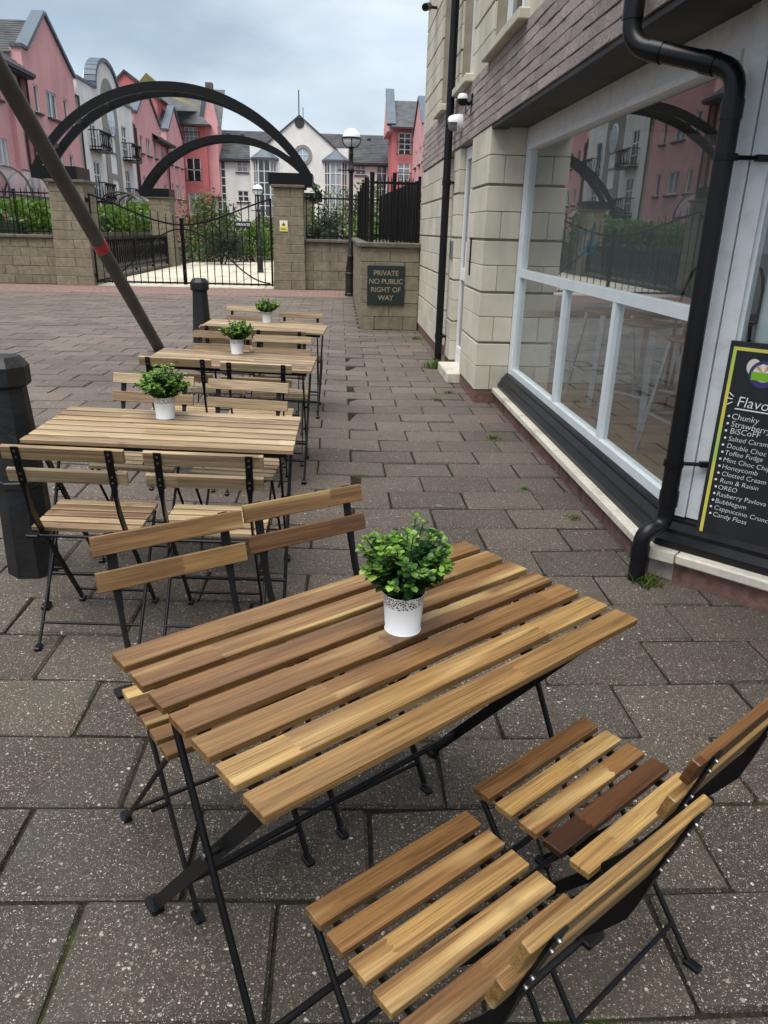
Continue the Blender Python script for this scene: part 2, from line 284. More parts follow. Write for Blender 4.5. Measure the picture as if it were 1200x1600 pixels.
# ------------------------------------------------------------------ mesh helpers
class MB:
    def __init__(s): s.v = []; s.f = []; s.mi = []
    def add(s, vs, fs, mi=0):
        o = len(s.v); s.v += [tuple(p) for p in vs]; s.f += [tuple(i+o for i in f) for f in fs]; s.mi += [mi]*len(fs); return s
    def box(s, x0, x1, y0, y1, z0, z1, mi=0):
        return s.add([(x0, y0, z0), (x1, y0, z0), (x1, y1, z0), (x0, y1, z0), (x0, y0, z1), (x1, y0, z1), (x1, y1, z1), (x0, y1, z1)],
                     [(0, 3, 2, 1), (4, 5, 6, 7), (0, 1, 5, 4), (1, 2, 6, 5), (2, 3, 7, 6), (3, 0, 4, 7)], mi)
    def cbox(s, x0, x1, y0, y1, z0, z1, b=0.003, mi=0, jit=0.0):
        b = min(b, (x1-x0)*.45, (y1-y0)*.45, (z1-z0)*.45); X = (x0, x1); Y = (y0, y1); Z = (z0, z1); vs = []; idx = {}
        for i in (0, 1):
            for j in (0, 1):
                for k in (0, 1):
                    dx = b if i == 0 else -b; dy = b if j == 0 else -b; dz = b if k == 0 else -b
                    r = lambda: random.uniform(-jit, jit)
                    for ax, p in enumerate(((X[i], Y[j]+dy, Z[k]+dz), (X[i]+dx, Y[j], Z[k]+dz), (X[i]+dx, Y[j]+dy, Z[k]))):
                        idx[i, j, k, ax] = len(vs); vs.append((p[0]+r(), p[1]+r(), p[2]+r()))
        fs = []
        def q(*ks): fs.append(tuple(idx[k] for k in ks))
        for i in (0, 1):
            r_ = [(i, 0, 0, 0), (i, 1, 0, 0), (i, 1, 1, 0), (i, 0, 1, 0)]; q(*(r_ if i else r_[::-1]))
            r_ = [(0, i, 0, 1), (0, i, 1, 1), (1, i, 1, 1), (1, i, 0, 1)]; q(*(r_ if i else r_[::-1]))
            r_ = [(0, 0, i, 2), (1, 0, i, 2), (1, 1, i, 2), (0, 1, i, 2)]; q(*(r_ if i else r_[::-1]))
        for i in (0, 1):
            for j in (0, 1):
                r_ = [(i, j, 0, 0), (i, j, 1, 0), (i, j, 1, 1), (i, j, 0, 1)]; q(*(r_ if i == j else r_[::-1]))
                r_ = [(i, 0, j, 0), (i, 0, j, 2), (i, 1, j, 2), (i, 1, j, 0)]; q(*(r_ if i == j else r_[::-1]))
                r_ = [(0, i, j, 1), (1, i, j, 1), (1, i, j, 2), (0, i, j, 2)]; q(*(r_ if i == j else r_[::-1]))
                for k in (0, 1):
                    r_ = [(i, j, k, 0), (i, j, k, 1), (i, j, k, 2)]; q(*(r_ if (i+j+k) % 2 else r_[::-1]))
        return s.add(vs, fs, mi)
    def tube(s, pts, r, n=8, mi=0, flat=None, side=None, cap=True):
        """sweep a circle of radius r (number or list) or, with flat=(w,t), a rectangle whose width follows `side`"""
        pts = [Vector(p) for p in pts]; N = len(pts); vs = []; fs = []
        up = None
        for i, p in enumerate(pts):
            t = (pts[min(i+1, N-1)]-pts[max(i-1, 0)]).normalized()
            if side is not None: a = (Vector(side)-t*Vector(side).dot(t)).normalized()
            else:
                if up is None: up = Vector((0, 0, 1)) if abs(t.z) < 0.9 else Vector((1, 0, 0))
                a = (up-t*up.dot(t)).normalized(); up = a
            c = t.cross(a)
            if flat:
                w, h = (flat[i] if isinstance(flat, list) else flat)
                ring = [a*w/2+c*h/2, -a*w/2+c*h/2, -a*w/2-c*h/2, a*w/2-c*h/2]
            else:
                rr = r[i] if isinstance(r, (list, tuple)) else r
                ring = [a*rr*cos(2*pi*k/n)+c*rr*sin(2*pi*k/n) for k in range(n)]
            vs += [p+q for q in ring]
        m = 4 if flat else n
        for i in range(N-1):
            for k in range(m): fs.append((i*m+k, i*m+(k+1) % m, (i+1)*m+(k+1) % m, (i+1)*m+k))
        if cap: fs.append(tuple(range(m))[::-1]); fs.append(tuple((N-1)*m+k for k in range(m)))
        return s.add(vs, fs, mi)
    def lathe(s, prof, n=16, c=(0, 0, 0), mi=0, rot=0.0, caps=True):
        vs = []; fs = []; N = len(prof)
        for r, z in prof:
            vs += [(c[0]+r*cos(2*pi*k/n+rot), c[1]+r*sin(2*pi*k/n+rot), c[2]+z) for k in range(n)]
        for i in range(N-1):
            for k in range(n): fs.append((i*n+k, i*n+(k+1) % n, (i+1)*n+(k+1) % n, (i+1)*n+k))
        if caps: fs.append(tuple(range(n))[::-1]); fs.append(tuple((N-1)*n+k for k in range(n)))
        return s.add(vs, fs, mi)
    def prism(s, poly, fn, d0, d1, mi=0):
        """poly in (a,b), extruded d0..d1; fn(a,b,d)->xyz"""
        n = len(poly); vs = [fn(a, b_, d0) for a, b_ in poly]+[fn(a, b_, d1) for a, b_ in poly]
        fs = [tuple(range(n))[::-1], tuple(range(n, 2*n))]+[(i, (i+1) % n, n+(i+1) % n, n+i) for i in range(n)]
        return s.add(vs, fs, mi)
    def mesh(s, name, mats, smooth=None):
        me = bpy.data.meshes.new(name); me.from_pydata(s.v, [], s.f)
        for m in (mats if isinstance(mats, (list, tuple)) else [mats]): me.materials.append(M[m] if isinstance(m, str) else m)
        if any(s.mi): me.polygons.foreach_set('material_index', s.mi)
        if len(s.f) < 60000:
            bm = bmesh.new(); bm.from_mesh(me); bmesh.ops.recalc_face_normals(bm, faces=bm.faces); bm.to_mesh(me); bm.free()
        if smooth is not None:
            me.polygons.foreach_set('use_smooth', [True]*len(me.polygons)); me.set_sharp_from_angle(angle=RAD(smooth))
        me.update(); return me
    def build(s, name, mats, parent=None, smooth=None, **kw):
        return put(name, s.mesh(name, mats, smooth), parent, **kw)
def put(name, me, parent=None, loc=None, rot=None, scale=None, **kw):
    o = bpy.data.objects.new(name, me); COL.objects.link(o)
    if parent is not None: o.parent = parent
    if loc is not None: o.location = loc
    if rot is not None: o.rotation_euler = rot
    if scale is not None: o.scale = scale
    for k, v in kw.items(): o[k] = v
    return o
def thing(name, label, cat, loc=(0, 0, 0), rot=None, group=None):
    o = put(name, None, None, loc, rot); o.empty_display_size = 0.2
    o['label'] = label; o['category'] = cat
    if group: o['group'] = group
    return o
def tag(o, label, cat, group=None):
    o['label'] = label; o['category'] = cat
    if group: o['group'] = group
    return o
def copy_tree(o, parent=None):
    c = o.copy(); COL.objects.link(c); c.parent = parent
    for ch in o.children: copy_tree(ch, c)
    return c
def text_mesh(txt, size, depth=0.0, align='LEFT', shear=0.0, bold=0.0, spacing=1.0):
    cu = bpy.data.curves.new('lettering', 'FONT'); cu.body = txt; cu.size = size; cu.extrude = depth; cu.align_x = align; cu.shear = shear; cu.offset = bold; cu.space_character = spacing
    cu.resolution_u = 3
    o = bpy.data.objects.new('lettering_tmp', cu); COL.objects.link(o)
    dg = bpy.context.evaluated_depsgraph_get(); me = bpy.data.meshes.new_from_object(o.evaluated_get(dg))
    bpy.data.objects.remove(o); bpy.data.curves.remove(cu); return me

SLOPE = 0.035
def sstep(a, b, x):
    t = max(0, min(1, (x-a)/(b-a))); return t*t*(3-2*t)
def gz(x, y=0.0):
    z = 0.0 if x > 0.3 else (SLOPE*(0.3-x) if x > -2 else SLOPE*2.3)
    return z*(1-sstep(10.5, 17, y))

def wput(name, me, parent, **kw):
    """child built in world coordinates"""
    o = put(name, me, parent, **kw); o.matrix_parent_inverse = parent.matrix_basis.inverted(); return o
def wb(mb, name, mats, parent, smooth=None, **kw): return wput(name, mb.mesh(name, mats, smooth), parent, **kw)
_PM = Matrix((_r2, _u2, _f))
def on_screen(p, m=60):
    """is a world point inside (or near) the camera's view; used only to leave out pieces nobody can see"""
    q = _PM @ (Vector(p)-Vector((0, 0, CAMH)))
    if q.z < 0.1: return False
    u = 600+FPX*q.x/q.z; v = 800-FPX*q.y/q.z
    return -m < u < 1200+m and -m < v < 1600+m

# ================================================================== THE SETTING
g = MB(); g.add([(-400, -60, -0.30), (400, -60, -0.30), (400, 700, -0.30), (-400, 700, -0.30)], [(0, 1, 2, 3)])
g.build('ground', 'asphalt_ground', kind='structure')
# pavement bed (joints) and pavers
pav = MB(); nx, ny = 60, 56; X0, X1, Y0, Y1 = -22.0, 6.0, -3.0, 20.42
for j in range(ny+1):
    for i in range(nx+1):
        x = X0+(X1-X0)*i/nx; y = Y0+(Y1-Y0)*j/ny; pav.v.append((x, y, gz(x, y)-0.010))
for j in range(ny):
    for i in range(nx):
        a = j*(nx+1)+i; pav.f.append((a, a+1, a+nx+2, a+nx+1)); pav.mi.append(0)
pavement = pav.build('pavement', 'joint_soil', kind='structure')
PX, PY, GAP = 0.446, 0.2975, 0.0095
pmesh = []
for k in range(6):
    m = MB(); m.cbox(-(PX-GAP)/2, (PX-GAP)/2, -(PY-GAP)/2, (PY-GAP)/2, -0.045, 0.0, 0.007, jit=0.0032); pmesh.append(m.mesh('paver', 'paver_concrete'))
cells = []
for r in range(-9, 58):
    yc = 1.3195+PY*(r+0.5)
    for c in range(-44, 8):
        xc = 0.083+PX*(c+0.5)+(PX/2 if r % 2 else 0)
        if yc > 3.0 and xc-PX/2 > 1.50: continue
        if yc > 6.9 and xc-PX/2 > 1.30: continue
        if yc < 3.2 and xc+yc > 4.95: continue
        if yc > 12.2 and xc > 0.42: continue
        if 1.28 < xc < 1.56 and 3.02 < yc < 3.28: continue        # broken-out paver where the rainwater pipe enters the ground
        if not on_screen((xc, yc, 0), 130): continue
        cells.append((xc*xc+yc*yc, xc, yc))
cells.sort()
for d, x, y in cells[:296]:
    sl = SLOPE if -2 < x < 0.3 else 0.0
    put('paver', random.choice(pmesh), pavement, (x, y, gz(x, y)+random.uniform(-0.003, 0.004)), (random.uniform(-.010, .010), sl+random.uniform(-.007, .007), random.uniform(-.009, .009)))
m = MB()
for d, x, y in cells[296:]:
    if y > 18.2: continue
    hx, hy = (PX-GAP)/2, (PY-GAP)/2; z = random.uniform(-.002, .004); a = random.uniform(-.006, .006)
    P = [(x+sx*hx-sy*hy*a, y+sy*hy+sx*hx*a) for sx, sy in ((-1, -1), (1, -1), (1, 1), (-1, 1))]
    tl = random.uniform(-.003, .003)
    vs = [(px, py, gz(px, py)+z+tl*(px-x)) for px, py in P]+[(px, py, gz(px, py)-.03) for px, py in P]
    m.add(vs, [(0, 1, 2, 3), (0, 4, 5, 1), (1, 5, 6, 2), (2, 6, 7, 3), (3, 7, 4, 0)])
m.build('distant_pavers', 'paver_concrete_far', pavement, kind='stuff')
# band of small setts in front of the gate and walls
m = MB()
for r in range(20):
    yc = 18.22+0.11*(r+0.5)
    for c in range(-80, 3):
        x = 0.22*(c+.5)+(0.11 if r % 2 else 0)
        if x > 0.28 or not on_screen((x, yc, 0), 40): continue
        z = random.uniform(0, .004); m.box(x-.106, x+.106, yc-.051, yc+.051, -.03, z)
m.build('sett_band', 'red_sett', pavement, kind='stuff')
# pale deck beyond the gate
m = MB(); m.box(-9.5, 1.0, 20.43, 44, -0.25, -0.012); deck = m.build('forecourt', 'soil', kind='structure')
me = []
for k in range(3):
    t = MB(); t.cbox(-.44, .44, -.44, .44, -.04, 0, .008, jit=.003); me.append(t.mesh('slab', 'pale_slab'))
for i in range(6):
    for j in range(20):
        put('slab', me[(i+j) % 3], deck, (-6.05+.9*i, 20.95+.9*j, random.uniform(0, .004)), (0, 0, random.choice((0, pi/2, pi))))
m = MB(); m.add([(-60, 20.5, -.1), (60, 20.5, -.1), (60, 78, -.1), (-60, 78, -.1)], [(0, 1, 2, 3)]); m.build('garden_bed', 'soil', kind='structure')

# ================================================================== SHOP BUILDING
shop = thing('shop_building', 'pale ashlar shop building with dark brick band and large white framed window', 'building', (1.6, 8, 0))
FX = 1.265
def core(x0, x1, y0, y1, z0, z1, mat='ashlar_mortar', name='wall_core'):
    m = MB(); m.box(x0, x1, y0, y1, z0, z1); return wb(m, name, mat, shop)
core(FX+.022, 1.62, 6.885, 7.76, 0, 2.349); core(FX+.022, 1.60, 8.57, 8.98, 0, 2.349); core(FX+.022, 1.62, 9.77, 12.38, 0, 2.349)
core(1.46, 1.64, 9.0, 9.75, 0, 2.349, 'white_upvc', 'side_door')
core(FX+.022, 9.0, 2.0, 12.38, 2.352, 2.85, 'brick_mortar'); 
# upper wall core around window openings
OPEN = [(5.86, 7.04, 2.94, 5.2), (8.10, 8.86, 2.94, 5.2), (9.92, 10.5, 2.94, 5.2)]
ys = [2.0, 5.86, 7.04, 8.10, 8.86, 9.92, 10.5, 12.38]
for i in range(7):
    if i % 2 == 0: core(FX+.022, 1.7, ys[i], ys[i+1], 2.851, 8.0)
    else: core(FX+.022, 1.7, ys[i], ys[i+1], 2.851, 2.94); core(FX+.022, 1.7, ys[i], ys[i+1], 5.2, 8.0)
core(1.7, 9.0, 12.0, 12.38, 0, 8.0); core(1.7, 9.0, 2.0, 2.2, 2.851, 8.0)
CH = 0.2225
NBLK = 0
def block(x0, x1, y0, y1, z0, z1):
    global NBLK
    m = MB(); m.cbox(x0, x1, y0, y1, z0, z1, 0.0035); wb(m, 'stone_block', 'ashlar_stone', shop); NBLK += 1
def courses(y0, y1, zb, n, ln=0.45, back=0.12, first=0, test=False):
    for c in range(n):
        z0 = zb+CH*c+.003; z1 = zb+CH*(c+1)-(.020 if c % 2 == 1 else .003)
        y = y0; nn = max(1, round((y1-y0)/ln)); step = (y1-y0)/nn
        cuts = [y0+step*k for k in range(nn+1)] if c % 2 else [y0]+[y0+step*(k+.5) for k in range(nn)]+[y1]
        for a, b_ in zip(cuts[:-1], cuts[1:]):
            if test and not on_screen((FX, (a+b_)/2, (z0+z1)/2), 120): continue
            block(FX, FX+back, a+.002, b_-.002, z0, z1)
PB = 0.125
for c in range(10):     # corner pier with its return beside the window
    z0 = PB+CH*c+.003; z1 = PB+CH*(c+1)-(.020 if c % 2 == 1 else .003)
    if c == 9: z1 = 2.347
    if c % 2: block(FX, 1.575, 6.86, 7.22, z0, z1); block(FX, 1.40, 7.224, 7.77, z0, z1)
    else: block(FX, 1.405, 6.86, 7.44, z0, z1); block(1.409, 1.575, 6.86, 7.05, z0, z1); block(FX, 1.40, 7.444, 7.77, z0, z1)
courses(8.56, 8.985, PB, 10, 0.6, 0.30); courses(9.765, 12.4, PB, 10, 0.45)
for a, b_ in ((6.868, 7.775), (8.555, 8.99), (9.76, 12.4)): m = MB(); m.box(FX+.012, 1.62, a, b_, 0, .122); wb(m, 'plinth_course', 'plinth_brick', shop)
m = MB(); m.cbox(1.14, 1.46, 7.79, 8.54, 0, .11, .01); wb(m, 'door_step', 'sill_stone', shop)
# upper storey stones
for (a, b_) in ((7.06, 8.08), (8.88, 9.90), (10.52, 12.4), (4.2, 5.84)): courses(a, b_, 2.853, 9, 0.45, .12, test=True)
for (a, b_, z0, z1) in OPEN:
    block(FX, FX+.12, a+.004, b_-.004, 5.2, 5.4)
    m = MB(); m.cbox(FX-.075, FX+.12, a-.11, b_+.11, 2.853, 2.925, .008); sl = wb(m, 'window_sill', 'ashlar_stone', shop)
    f = MB(); X = FX+.10; y0, y1 = a+.005, b_-.005
    for q in ((y0, y0+.07), (y1-.07, y1), ((y0+y1)/2-.035, (y0+y1)/2+.035)): f.box(X, X+.06, q[0], q[1], 2.945, 5.19)
    f.box(X, X+.058, y0, y1, 2.945, 3.02); f.box(X, X+.058, y0, y1, 3.95, 4.01)
    wn_ = wb(f, 'upper_window', 'white_upvc', shop)
    p = MB(); p.box(X+.03, X+.036, y0, y1, 2.95, 5.18); wb(p, 'pane', 'far_pane', wn_)
# rock-faced brick band
bh = 0.5/7
bm_ = []
for k in range(5):
    m = MB(); m.cbox(-.03, .03, -.1115, .1115, -bh/2+.0022, bh/2-.0022, .0035, jit=.0012); bm_.append(m.mesh('brick', 'rock_face_brick'))
for c in range(7):
    y = 2.95+(0.1125 if c % 2 else 0)
    while y < 12.36:
        if NBLK >= 0: wput('brick', random.choice(bm_), shop, loc=(FX+.024+random.uniform(-.004, .003), y, 2.352+bh*(c+.5)), rot=(0, 0, random.choice((0, pi))))
        y += 0.225
# overhanging lintel and soffit over the shopfront
m = MB(); m.cbox(FX+.004, 1.40, 2.0, 6.855, 2.318, 2.35, .004); wb(m, 'lintel', 'lintel_board', shop)
m = MB(); m.box(1.402, 5.5, 1.0, 6.855, 2.338, 2.351); wb(m, 'soffit', 'soffit_board', shop)
# plinth, stone sill and black timber sill under the shop window; the corner is splayed at 45 degrees
P0 = Vector((1.60, 3.18, 0)); DD = Vector((.7071, -.7071, 0)); DN = Vector((-.7071, -.7071, 0))
def D(s, off, z): return tuple(P0+DD*s+DN*off+Vector((0, 0, z)))
def dbox(m, s0, s1, o0, o1, z0, z1, mi=0):
    vs = [D(s, o, z) for z in (z0, z1) for s, o in ((s0, o0), (s1, o0), (s1, o1), (s0, o1))]
    return m.add(vs, [(0, 3, 2, 1), (4, 5, 6, 7), (0, 1, 5, 4), (1, 2, 6, 5), (2, 3, 7, 6), (3, 0, 4, 7)], mi)
def run(prof, z_end=6.855, s_end=2.6):
    """sweep an (offset, z) profile along the window and round the splayed corner"""
    m = MB(); n = len(prof); vs = []
    for o, z in prof: vs.append((1.60-o, z_end, z))
    for o, z in prof:
        k = o*math.tan(RAD(22.5)); vs.append((1.60-o, 3.18-k, z))
    for o, z in prof: vs.append(D(s_end, o, z))
    fs = [(i*n+k, i*n+(k+1) % n, (i+1)*n+(k+1) % n, (i+1)*n+k) for i in range(2) for k in range(n)]+[tuple(range(n)), tuple(range(2*n, 3*n))]
    return m.add(vs, fs)
wb(run([(-.05, 0), (.118, 0), (.118, .10), (-.05, .10)]), 'plinth_core', 'brick_mortar', shop)
y = 6.85
while y > 3.2:                                                    # plinth bricks and sill stones along the window
    a = max(3.14, y-.44); m = MB(); m.cbox(1.468, 1.53, a+.006, y-.006, -.02, .098, .006, jit=.002); wb(m, 'plinth_stone', 'plinth_brick', shop); y -= .44
s = .06
while s < 1.6:
    m = MB(); m.cbox(s+.006, s+.434, .06, .127, -.02, .098, .006, jit=.002); m.v = [D(*q) for q in m.v]; wb(m, 'plinth_stone', 'plinth_brick', shop); s += .44
ys = [6.85, 6.30, 5.50, 4.72, 3.95, 3.115]
for a, b_ in zip(ys[1:], ys[:-1]):
    m = MB(); m.cbox(1.435, 1.60, a+.003, b_-.003, .101, .150, .008, jit=.001); wb(m, 'sill_slab', 'sill_stone', shop)
for s0, s1 in ((.075, .95), (.955, 1.9)):
    m = MB(); m.cbox(s0, s1, 0.0, .165, .101, .150, .008, jit=.001); m.v = [D(*q) for q in m.v]; wb(m, 'sill_slab', 'sill_stone', shop)
m = MB(); m.prism([(1.435, 3.112), (1.435, 3.10), D(.072, .165, 0)[:2], D(.072, 0, 0)[:2], (1.60, 3.112)], lambda a, b_, d: (a, b_, d), .101, .148); wb(m, 'sill_slab', 'sill_stone', shop)
wb(run([(-.04, .152), (.112, .152), (.112, .185), (.085, .215), (.085, .235), (.05, .262), (.05, .275), (.02, .289), (-.04, .289)], 6.858), 'timber_sill', 'black_timber', shop, 40)
# shop window
sw = MB()
sw.box(1.575, 1.65, 6.775, 6.858, .29, 2.337); sw.box(1.578, 1.648, 3.22, 6.775, 2.20, 2.337); sw.box(1.566, 1.65, 3.26, 6.775, 2.165, 2.20)
win = wb(sw, 'shop_window', 'white_timber', shop)
m = MB(); m.box(1.585, 1.648, 3.22, 6.775, 1.150, 1.212); m.box(1.588, 1.640, 5.34, 5.40, .34, 1.150); m.box(1.588, 1.640, 4.31, 4.37, .34, 1.150); m.box(1.583, 1.65, 3.22, 6.775, .29, .34); m.box(1.59, 1.645, 6.74, 6.775, .34, 2.165)
def sub(mb, name, mat, parent, smooth=None):
    o = put(name, mb.mesh(name, mat, smooth), parent); o.matrix_parent_inverse = Matrix(); return o
sub(m, 'glazing_bar', 'pale_frame_paint', win)
m = MB(); m.add([(1.615, 3.22, .33), (1.615, 6.76, .33), (1.615, 6.76, 1.155), (1.615, 3.22, 1.155)], [(0, 1, 2, 3)]); sub(m, 'lower_pane', 'shop_glass', win)
m = MB(); m.add([(1.615, 3.22, 1.205), (1.615, 6.76, 1.205), (1.615, 6.76, 2.21), (1.615, 3.22, 2.21)], [(0, 1, 2, 3)]); sub(m, 'upper_pane', 'shop_glass', win)
def vinyl(P, w=.010):
    m = MB(); m.tube([(1.611, y, z) for y, z in P], 0, flat=(.0012, w), side=(1, 0, 0)); sub(m, 'vinyl_stroke', 'teal_vinyl', win)
vinyl([(5.15+.05*cos(a), 1.46+.075*sin(a)) for a in [RAD(d) for d in range(-135, 136, 27)]]); vinyl([(5.03+.03*cos(a), 1.43+.045*sin(a)) for a in [RAD(d) for d in range(0, 361, 36)]])
vinyl([(5.0, 1.55), (5.0, 1.39)]); vinyl([(4.94, 1.58), (4.94, 1.39)]); vinyl([(4.91, 1.39), (4.87, 1.45), (4.90, 1.48)]); vinyl([(5.03, 2.04), (5.02, 1.93), (4.98, 1.90)], .014); vinyl([(4.97, 2.02), (4.98, 1.92)], .006)
# white corner post
m = MB(); m.box(1.568, 1.655, 3.165, 3.235, .29, 2.337); dbox(m, -.012, .045, -.05, .040, .29, 2.337); dbox(m, .050, .118, -.05, .030, .29, 2.336); dbox(m, .118, .135, -.05, .012, .29, 2.335)
wb(m, 'corner_post', 'white_timber', shop)
m = MB(); dbox(m, .135, 2.4, -.03, .03, 2.22, 2.337); wb(m, 'window_head', 'white_timber', shop)
m = MB(); m.add([D(.13, 0, .29), D(2.4, 0, .29), D(2.4, 0, 2.23), D(.13, 0, 2.23)], [(0, 1, 2, 3)]); wb(m, 'side_pane', 'shop_glass', shop)
m = MB(); dbox(m, .13, 2.4, -.02, .055, .262, .30); wb(m, 'bottom_rail', 'black_timber', shop)
# interior
m = MB(); m.prism([(1.66, 3.20), (3.4, 1.46), (7, 1.46), (7, 6.87), (1.66, 6.87)], lambda a, b_, d: (a, b_, d), .10, .20); wb(m, 'shop_floor', 'shop_floor', shop)
m = MB(); m.box(7, 7.1, 1.46, 6.87, .2, .75); wb(m, 'interior_wall', 'shop_wall', shop)  # this wall and the next cut low, to let daylight into the room
m = MB(); m.box(3.4, 7, 1.36, 1.46, .2, .5); wb(m, 'interior_wall', 'shop_wall', shop)
m = MB(); m.box(1.66, 7, 6.90, 7.0, .2, 2.40); wb(m, 'interior_wall', 'shop_wall', shop)
m = MB(); m.box(1.66, 7, 6.875, 6.90, .2, .80); wb(m, 'wall_panelling', 'white_timber', shop)
m = MB(); m.box(1.66, 7, 6.86, 6.90, .80, .86); wb(m, 'dado_rail', 'black_timber', shop)
m = MB(); m.box(1.66, 7, 1.0, 11, 2.40, 2.46); wb(m, 'interior_ceiling', 'white_timber', shop)
m = MB(); m.tube([D(.215, -.10, .2), D(.215, -.10, 2.35)], .055, 14); wb(m, 'window_column', 'pale_frame_paint', shop, 40)
m = MB(); m.box(4.6, 5.2, 3.5, 6.6, .2, 1.15); wb(m, 'serving_counter', 'soffit_board', shop)
# half-glazed white side door
m = MB(); X = 1.335
m.box(X, X+.05, 7.785, 7.86, .11, 2.33); m.box(X, X+.05, 8.475, 8.55, .11, 2.33); m.box(X, X+.049, 7.86, 8.475, 2.22, 2.33); m.box(X, X+.049, 7.86, 8.475, .11, .30); m.box(X, X+.048, 7.86, 8.475, 1.02, 1.14); m.box(X+.002, X+.047, 8.13, 8.19, 1.14, 2.22)
door = wb(m, 'door', 'white_upvc', shop)
m = MB(); m.box(X+.02, X+.028, 7.86, 8.475, .30, 2.22); sub(m, 'pane', 'far_pane', door)
m = MB(); m.tube([(X-.045, 7.90, 1.12), (X-.045, 7.90, 1.42)], .012, 8); m.box(X-.045, X+.01, 7.89, 7.91, 1.14, 1.16); m.box(X-.045, X+.01, 7.89, 7.91, 1.38, 1.40); sub(m, 'handle', 'white_upvc', door)
m = MB(); m.box(FX-.012, FX+.002, 7.47, 7.50, 1.12, 1.46); wb(m, 'slot_plate', 'black_plastic', shop)
m = MB(); m.cbox(FX-.025, FX+.002, 8.70, 8.79, 1.22, 1.42, .006); kp = wb(m, 'keypad', 'bolt_steel', shop)

# ---- things fixed to the shop
def elbow(c0, c1, c2, r, n=6):
    """points of a rounded corner from c0 via c1 to c2"""
    c0, c1, c2 = Vector(c0), Vector(c1), Vector(c2); a = c1+(c0-c1).normalized()*r; b_ = c1+(c2-c1).normalized()*r; P = []
    for i in range(n+1):
        t = i/n; P.append((a*(1-t)+c1*t)*(1-t)+(c1*(1-t)+b_*t)*t)
    return P
t = thing('rainwater_pipe', 'fat black rainwater pipe with elbows running down beside the menu board', 'drainpipe', (1.40, 3.07, 0))
Pp = [(1.19, 3.47, 8.0), (1.19, 3.47, 2.24), (1.49, 3.10, 2.10), (1.50, 3.09, .27), (1.395, 3.065, .235), (1.395, 3.065, -.05)]
pts = [Vector(Pp[0])]+elbow(Pp[0], Pp[1], Pp[2], .09)+elbow(Pp[1], Pp[2], Pp[3], .08)+elbow(Pp[2], Pp[3], Pp[4], .05)+elbow(Pp[3], Pp[4], Pp[5], .05)+[Vector(Pp[5])]
m = MB(); m.tube(pts, .0385, 16); wb(m, 'pipe', 'black_plastic', t, 50)
for a, b_ in (((1.19, 3.47, 2.40), (1.19, 3.47, 2.33)), ((1.253, 3.392, 2.21), (1.29, 3.347, 2.193)), ((1.435, 3.168, 2.125), (1.40, 3.211, 2.142)), ((1.491, 3.10, 2.0), (1.491, 3.10, 1.93)), ((1.50, 3.09, .36), (1.50, 3.09, .43)), ((1.395, 3.065, .17), (1.395, 3.065, .11))):
    m = MB(); m.tube([a, b_], .0425, 16); wb(m, 'collar', 'black_plastic', t, 50)
for z in (1.80, .56):
    m = MB(); m.tube([(1.497, 3.093, z-.012), (1.497, 3.093, z+.012)], .044, 16); m.tube([(1.53, 3.09, z), (1.625, 3.075, z)], .009, 8); m.box(1.61, 1.66, 3.066, 3.09, z-.012, z+.012); wb(m, 'bracket', 'black_steel', t)
t = thing('downpipe', 'straight black downpipe on the pale stone wall beside the white door', 'drainpipe', (1.185, 8.93, 0))
m = MB(); m.tube([(1.185, 8.93, .02), (1.185, 8.93, 8)], .043, 14); wb(m, 'pipe', 'black_plastic', t, 50)
for z in (.35, 2.02, 4.2):
    m = MB(); m.tube([(1.185, 8.93, z-.03), (1.185, 8.93, z+.03)], .049, 14); m.box(1.19, FX, 8.86, 9.0, z-.012, z+.012); wb(m, 'bracket', 'black_plastic', t)
t = thing('security_camera', 'small white and black security camera on the dark brick band', 'camera', (FX, 7.95, 2.68))
m = MB(); m.lathe([(.0, .045), (.035, .04), (.05, .015), (.05, -.005)], 14, (1.16, 7.87, 2.69)); wb(m, 'cap', 'white_enamel', t, 50)
m = MB(); m.lathe([(.047, -.006), (.047, -.03), (.035, -.055), (.0, -.065)], 14, (1.16, 7.87, 2.69)); wb(m, 'dome', 'black_plastic', t, 50)
m = MB(); m.tube([(1.17, 7.87, 2.67), (1.22, 7.9, 2.65), (1.265, 7.93, 2.69)], .02, 8); m.cbox(1.245, 1.266, 7.88, 7.98, 2.62, 2.74, .004); wb(m, 'bracket', 'black_plastic', t)
m = MB(); m.tube([(1.19, 7.88, 2.64), (1.20, 7.89, 2.56), (1.24, 7.92, 2.55), (1.258, 7.93, 2.63)], .004, 6); wb(m, 'cable', 'black_plastic', t)
t = thing('wall_lamp', 'white domed bulkhead lamp on the brick band above the white door', 'lamp', (FX, 8.55, 2.55))
m = MB(); m.tube([(1.20, 8.5, 2.56), (1.262, 8.5, 2.56)], .085, 18); wb(m, 'back_ring', 'white_enamel', t, 50)
m = MB()
vs = []; fs = []
for i in range(7):
    a = pi/2*i/6
    for k in range(13):
        b_ = pi*k/12; vs.append((1.20-.09*sin(a), 8.5+.08*cos(b_)*cos(a*.55), 2.56+.08*sin(b_)*cos(a*.75)))
for i in range(6):
    for k in range(12): fs.append((i*13+k, i*13+k+1, (i+1)*13+k+1, (i+1)*13+k))
m.add(vs, fs); wb(m, 'hood', 'white_enamel', t, 60)
m = MB(); m.lathe([(.066, 0), (.062, -.04), (.048, -.068), (.0, -.08)], 14, (1.18, 8.5, 2.56)); wb(m, 'lens', 'far_pane', t, 60)
m = MB(); m.tube([(FX, 11.3, 4.24), (1.14, 11.2, 4.22)], .018, 8); m.tube([(1.15, 11.25, 4.24), (1.08, 11.05, 4.18)], .045, 10); tag(m.build('floodlight', 'black_plastic', None, 50), 'tiny black lamp on an arm high on the stone corner', 'lamp')

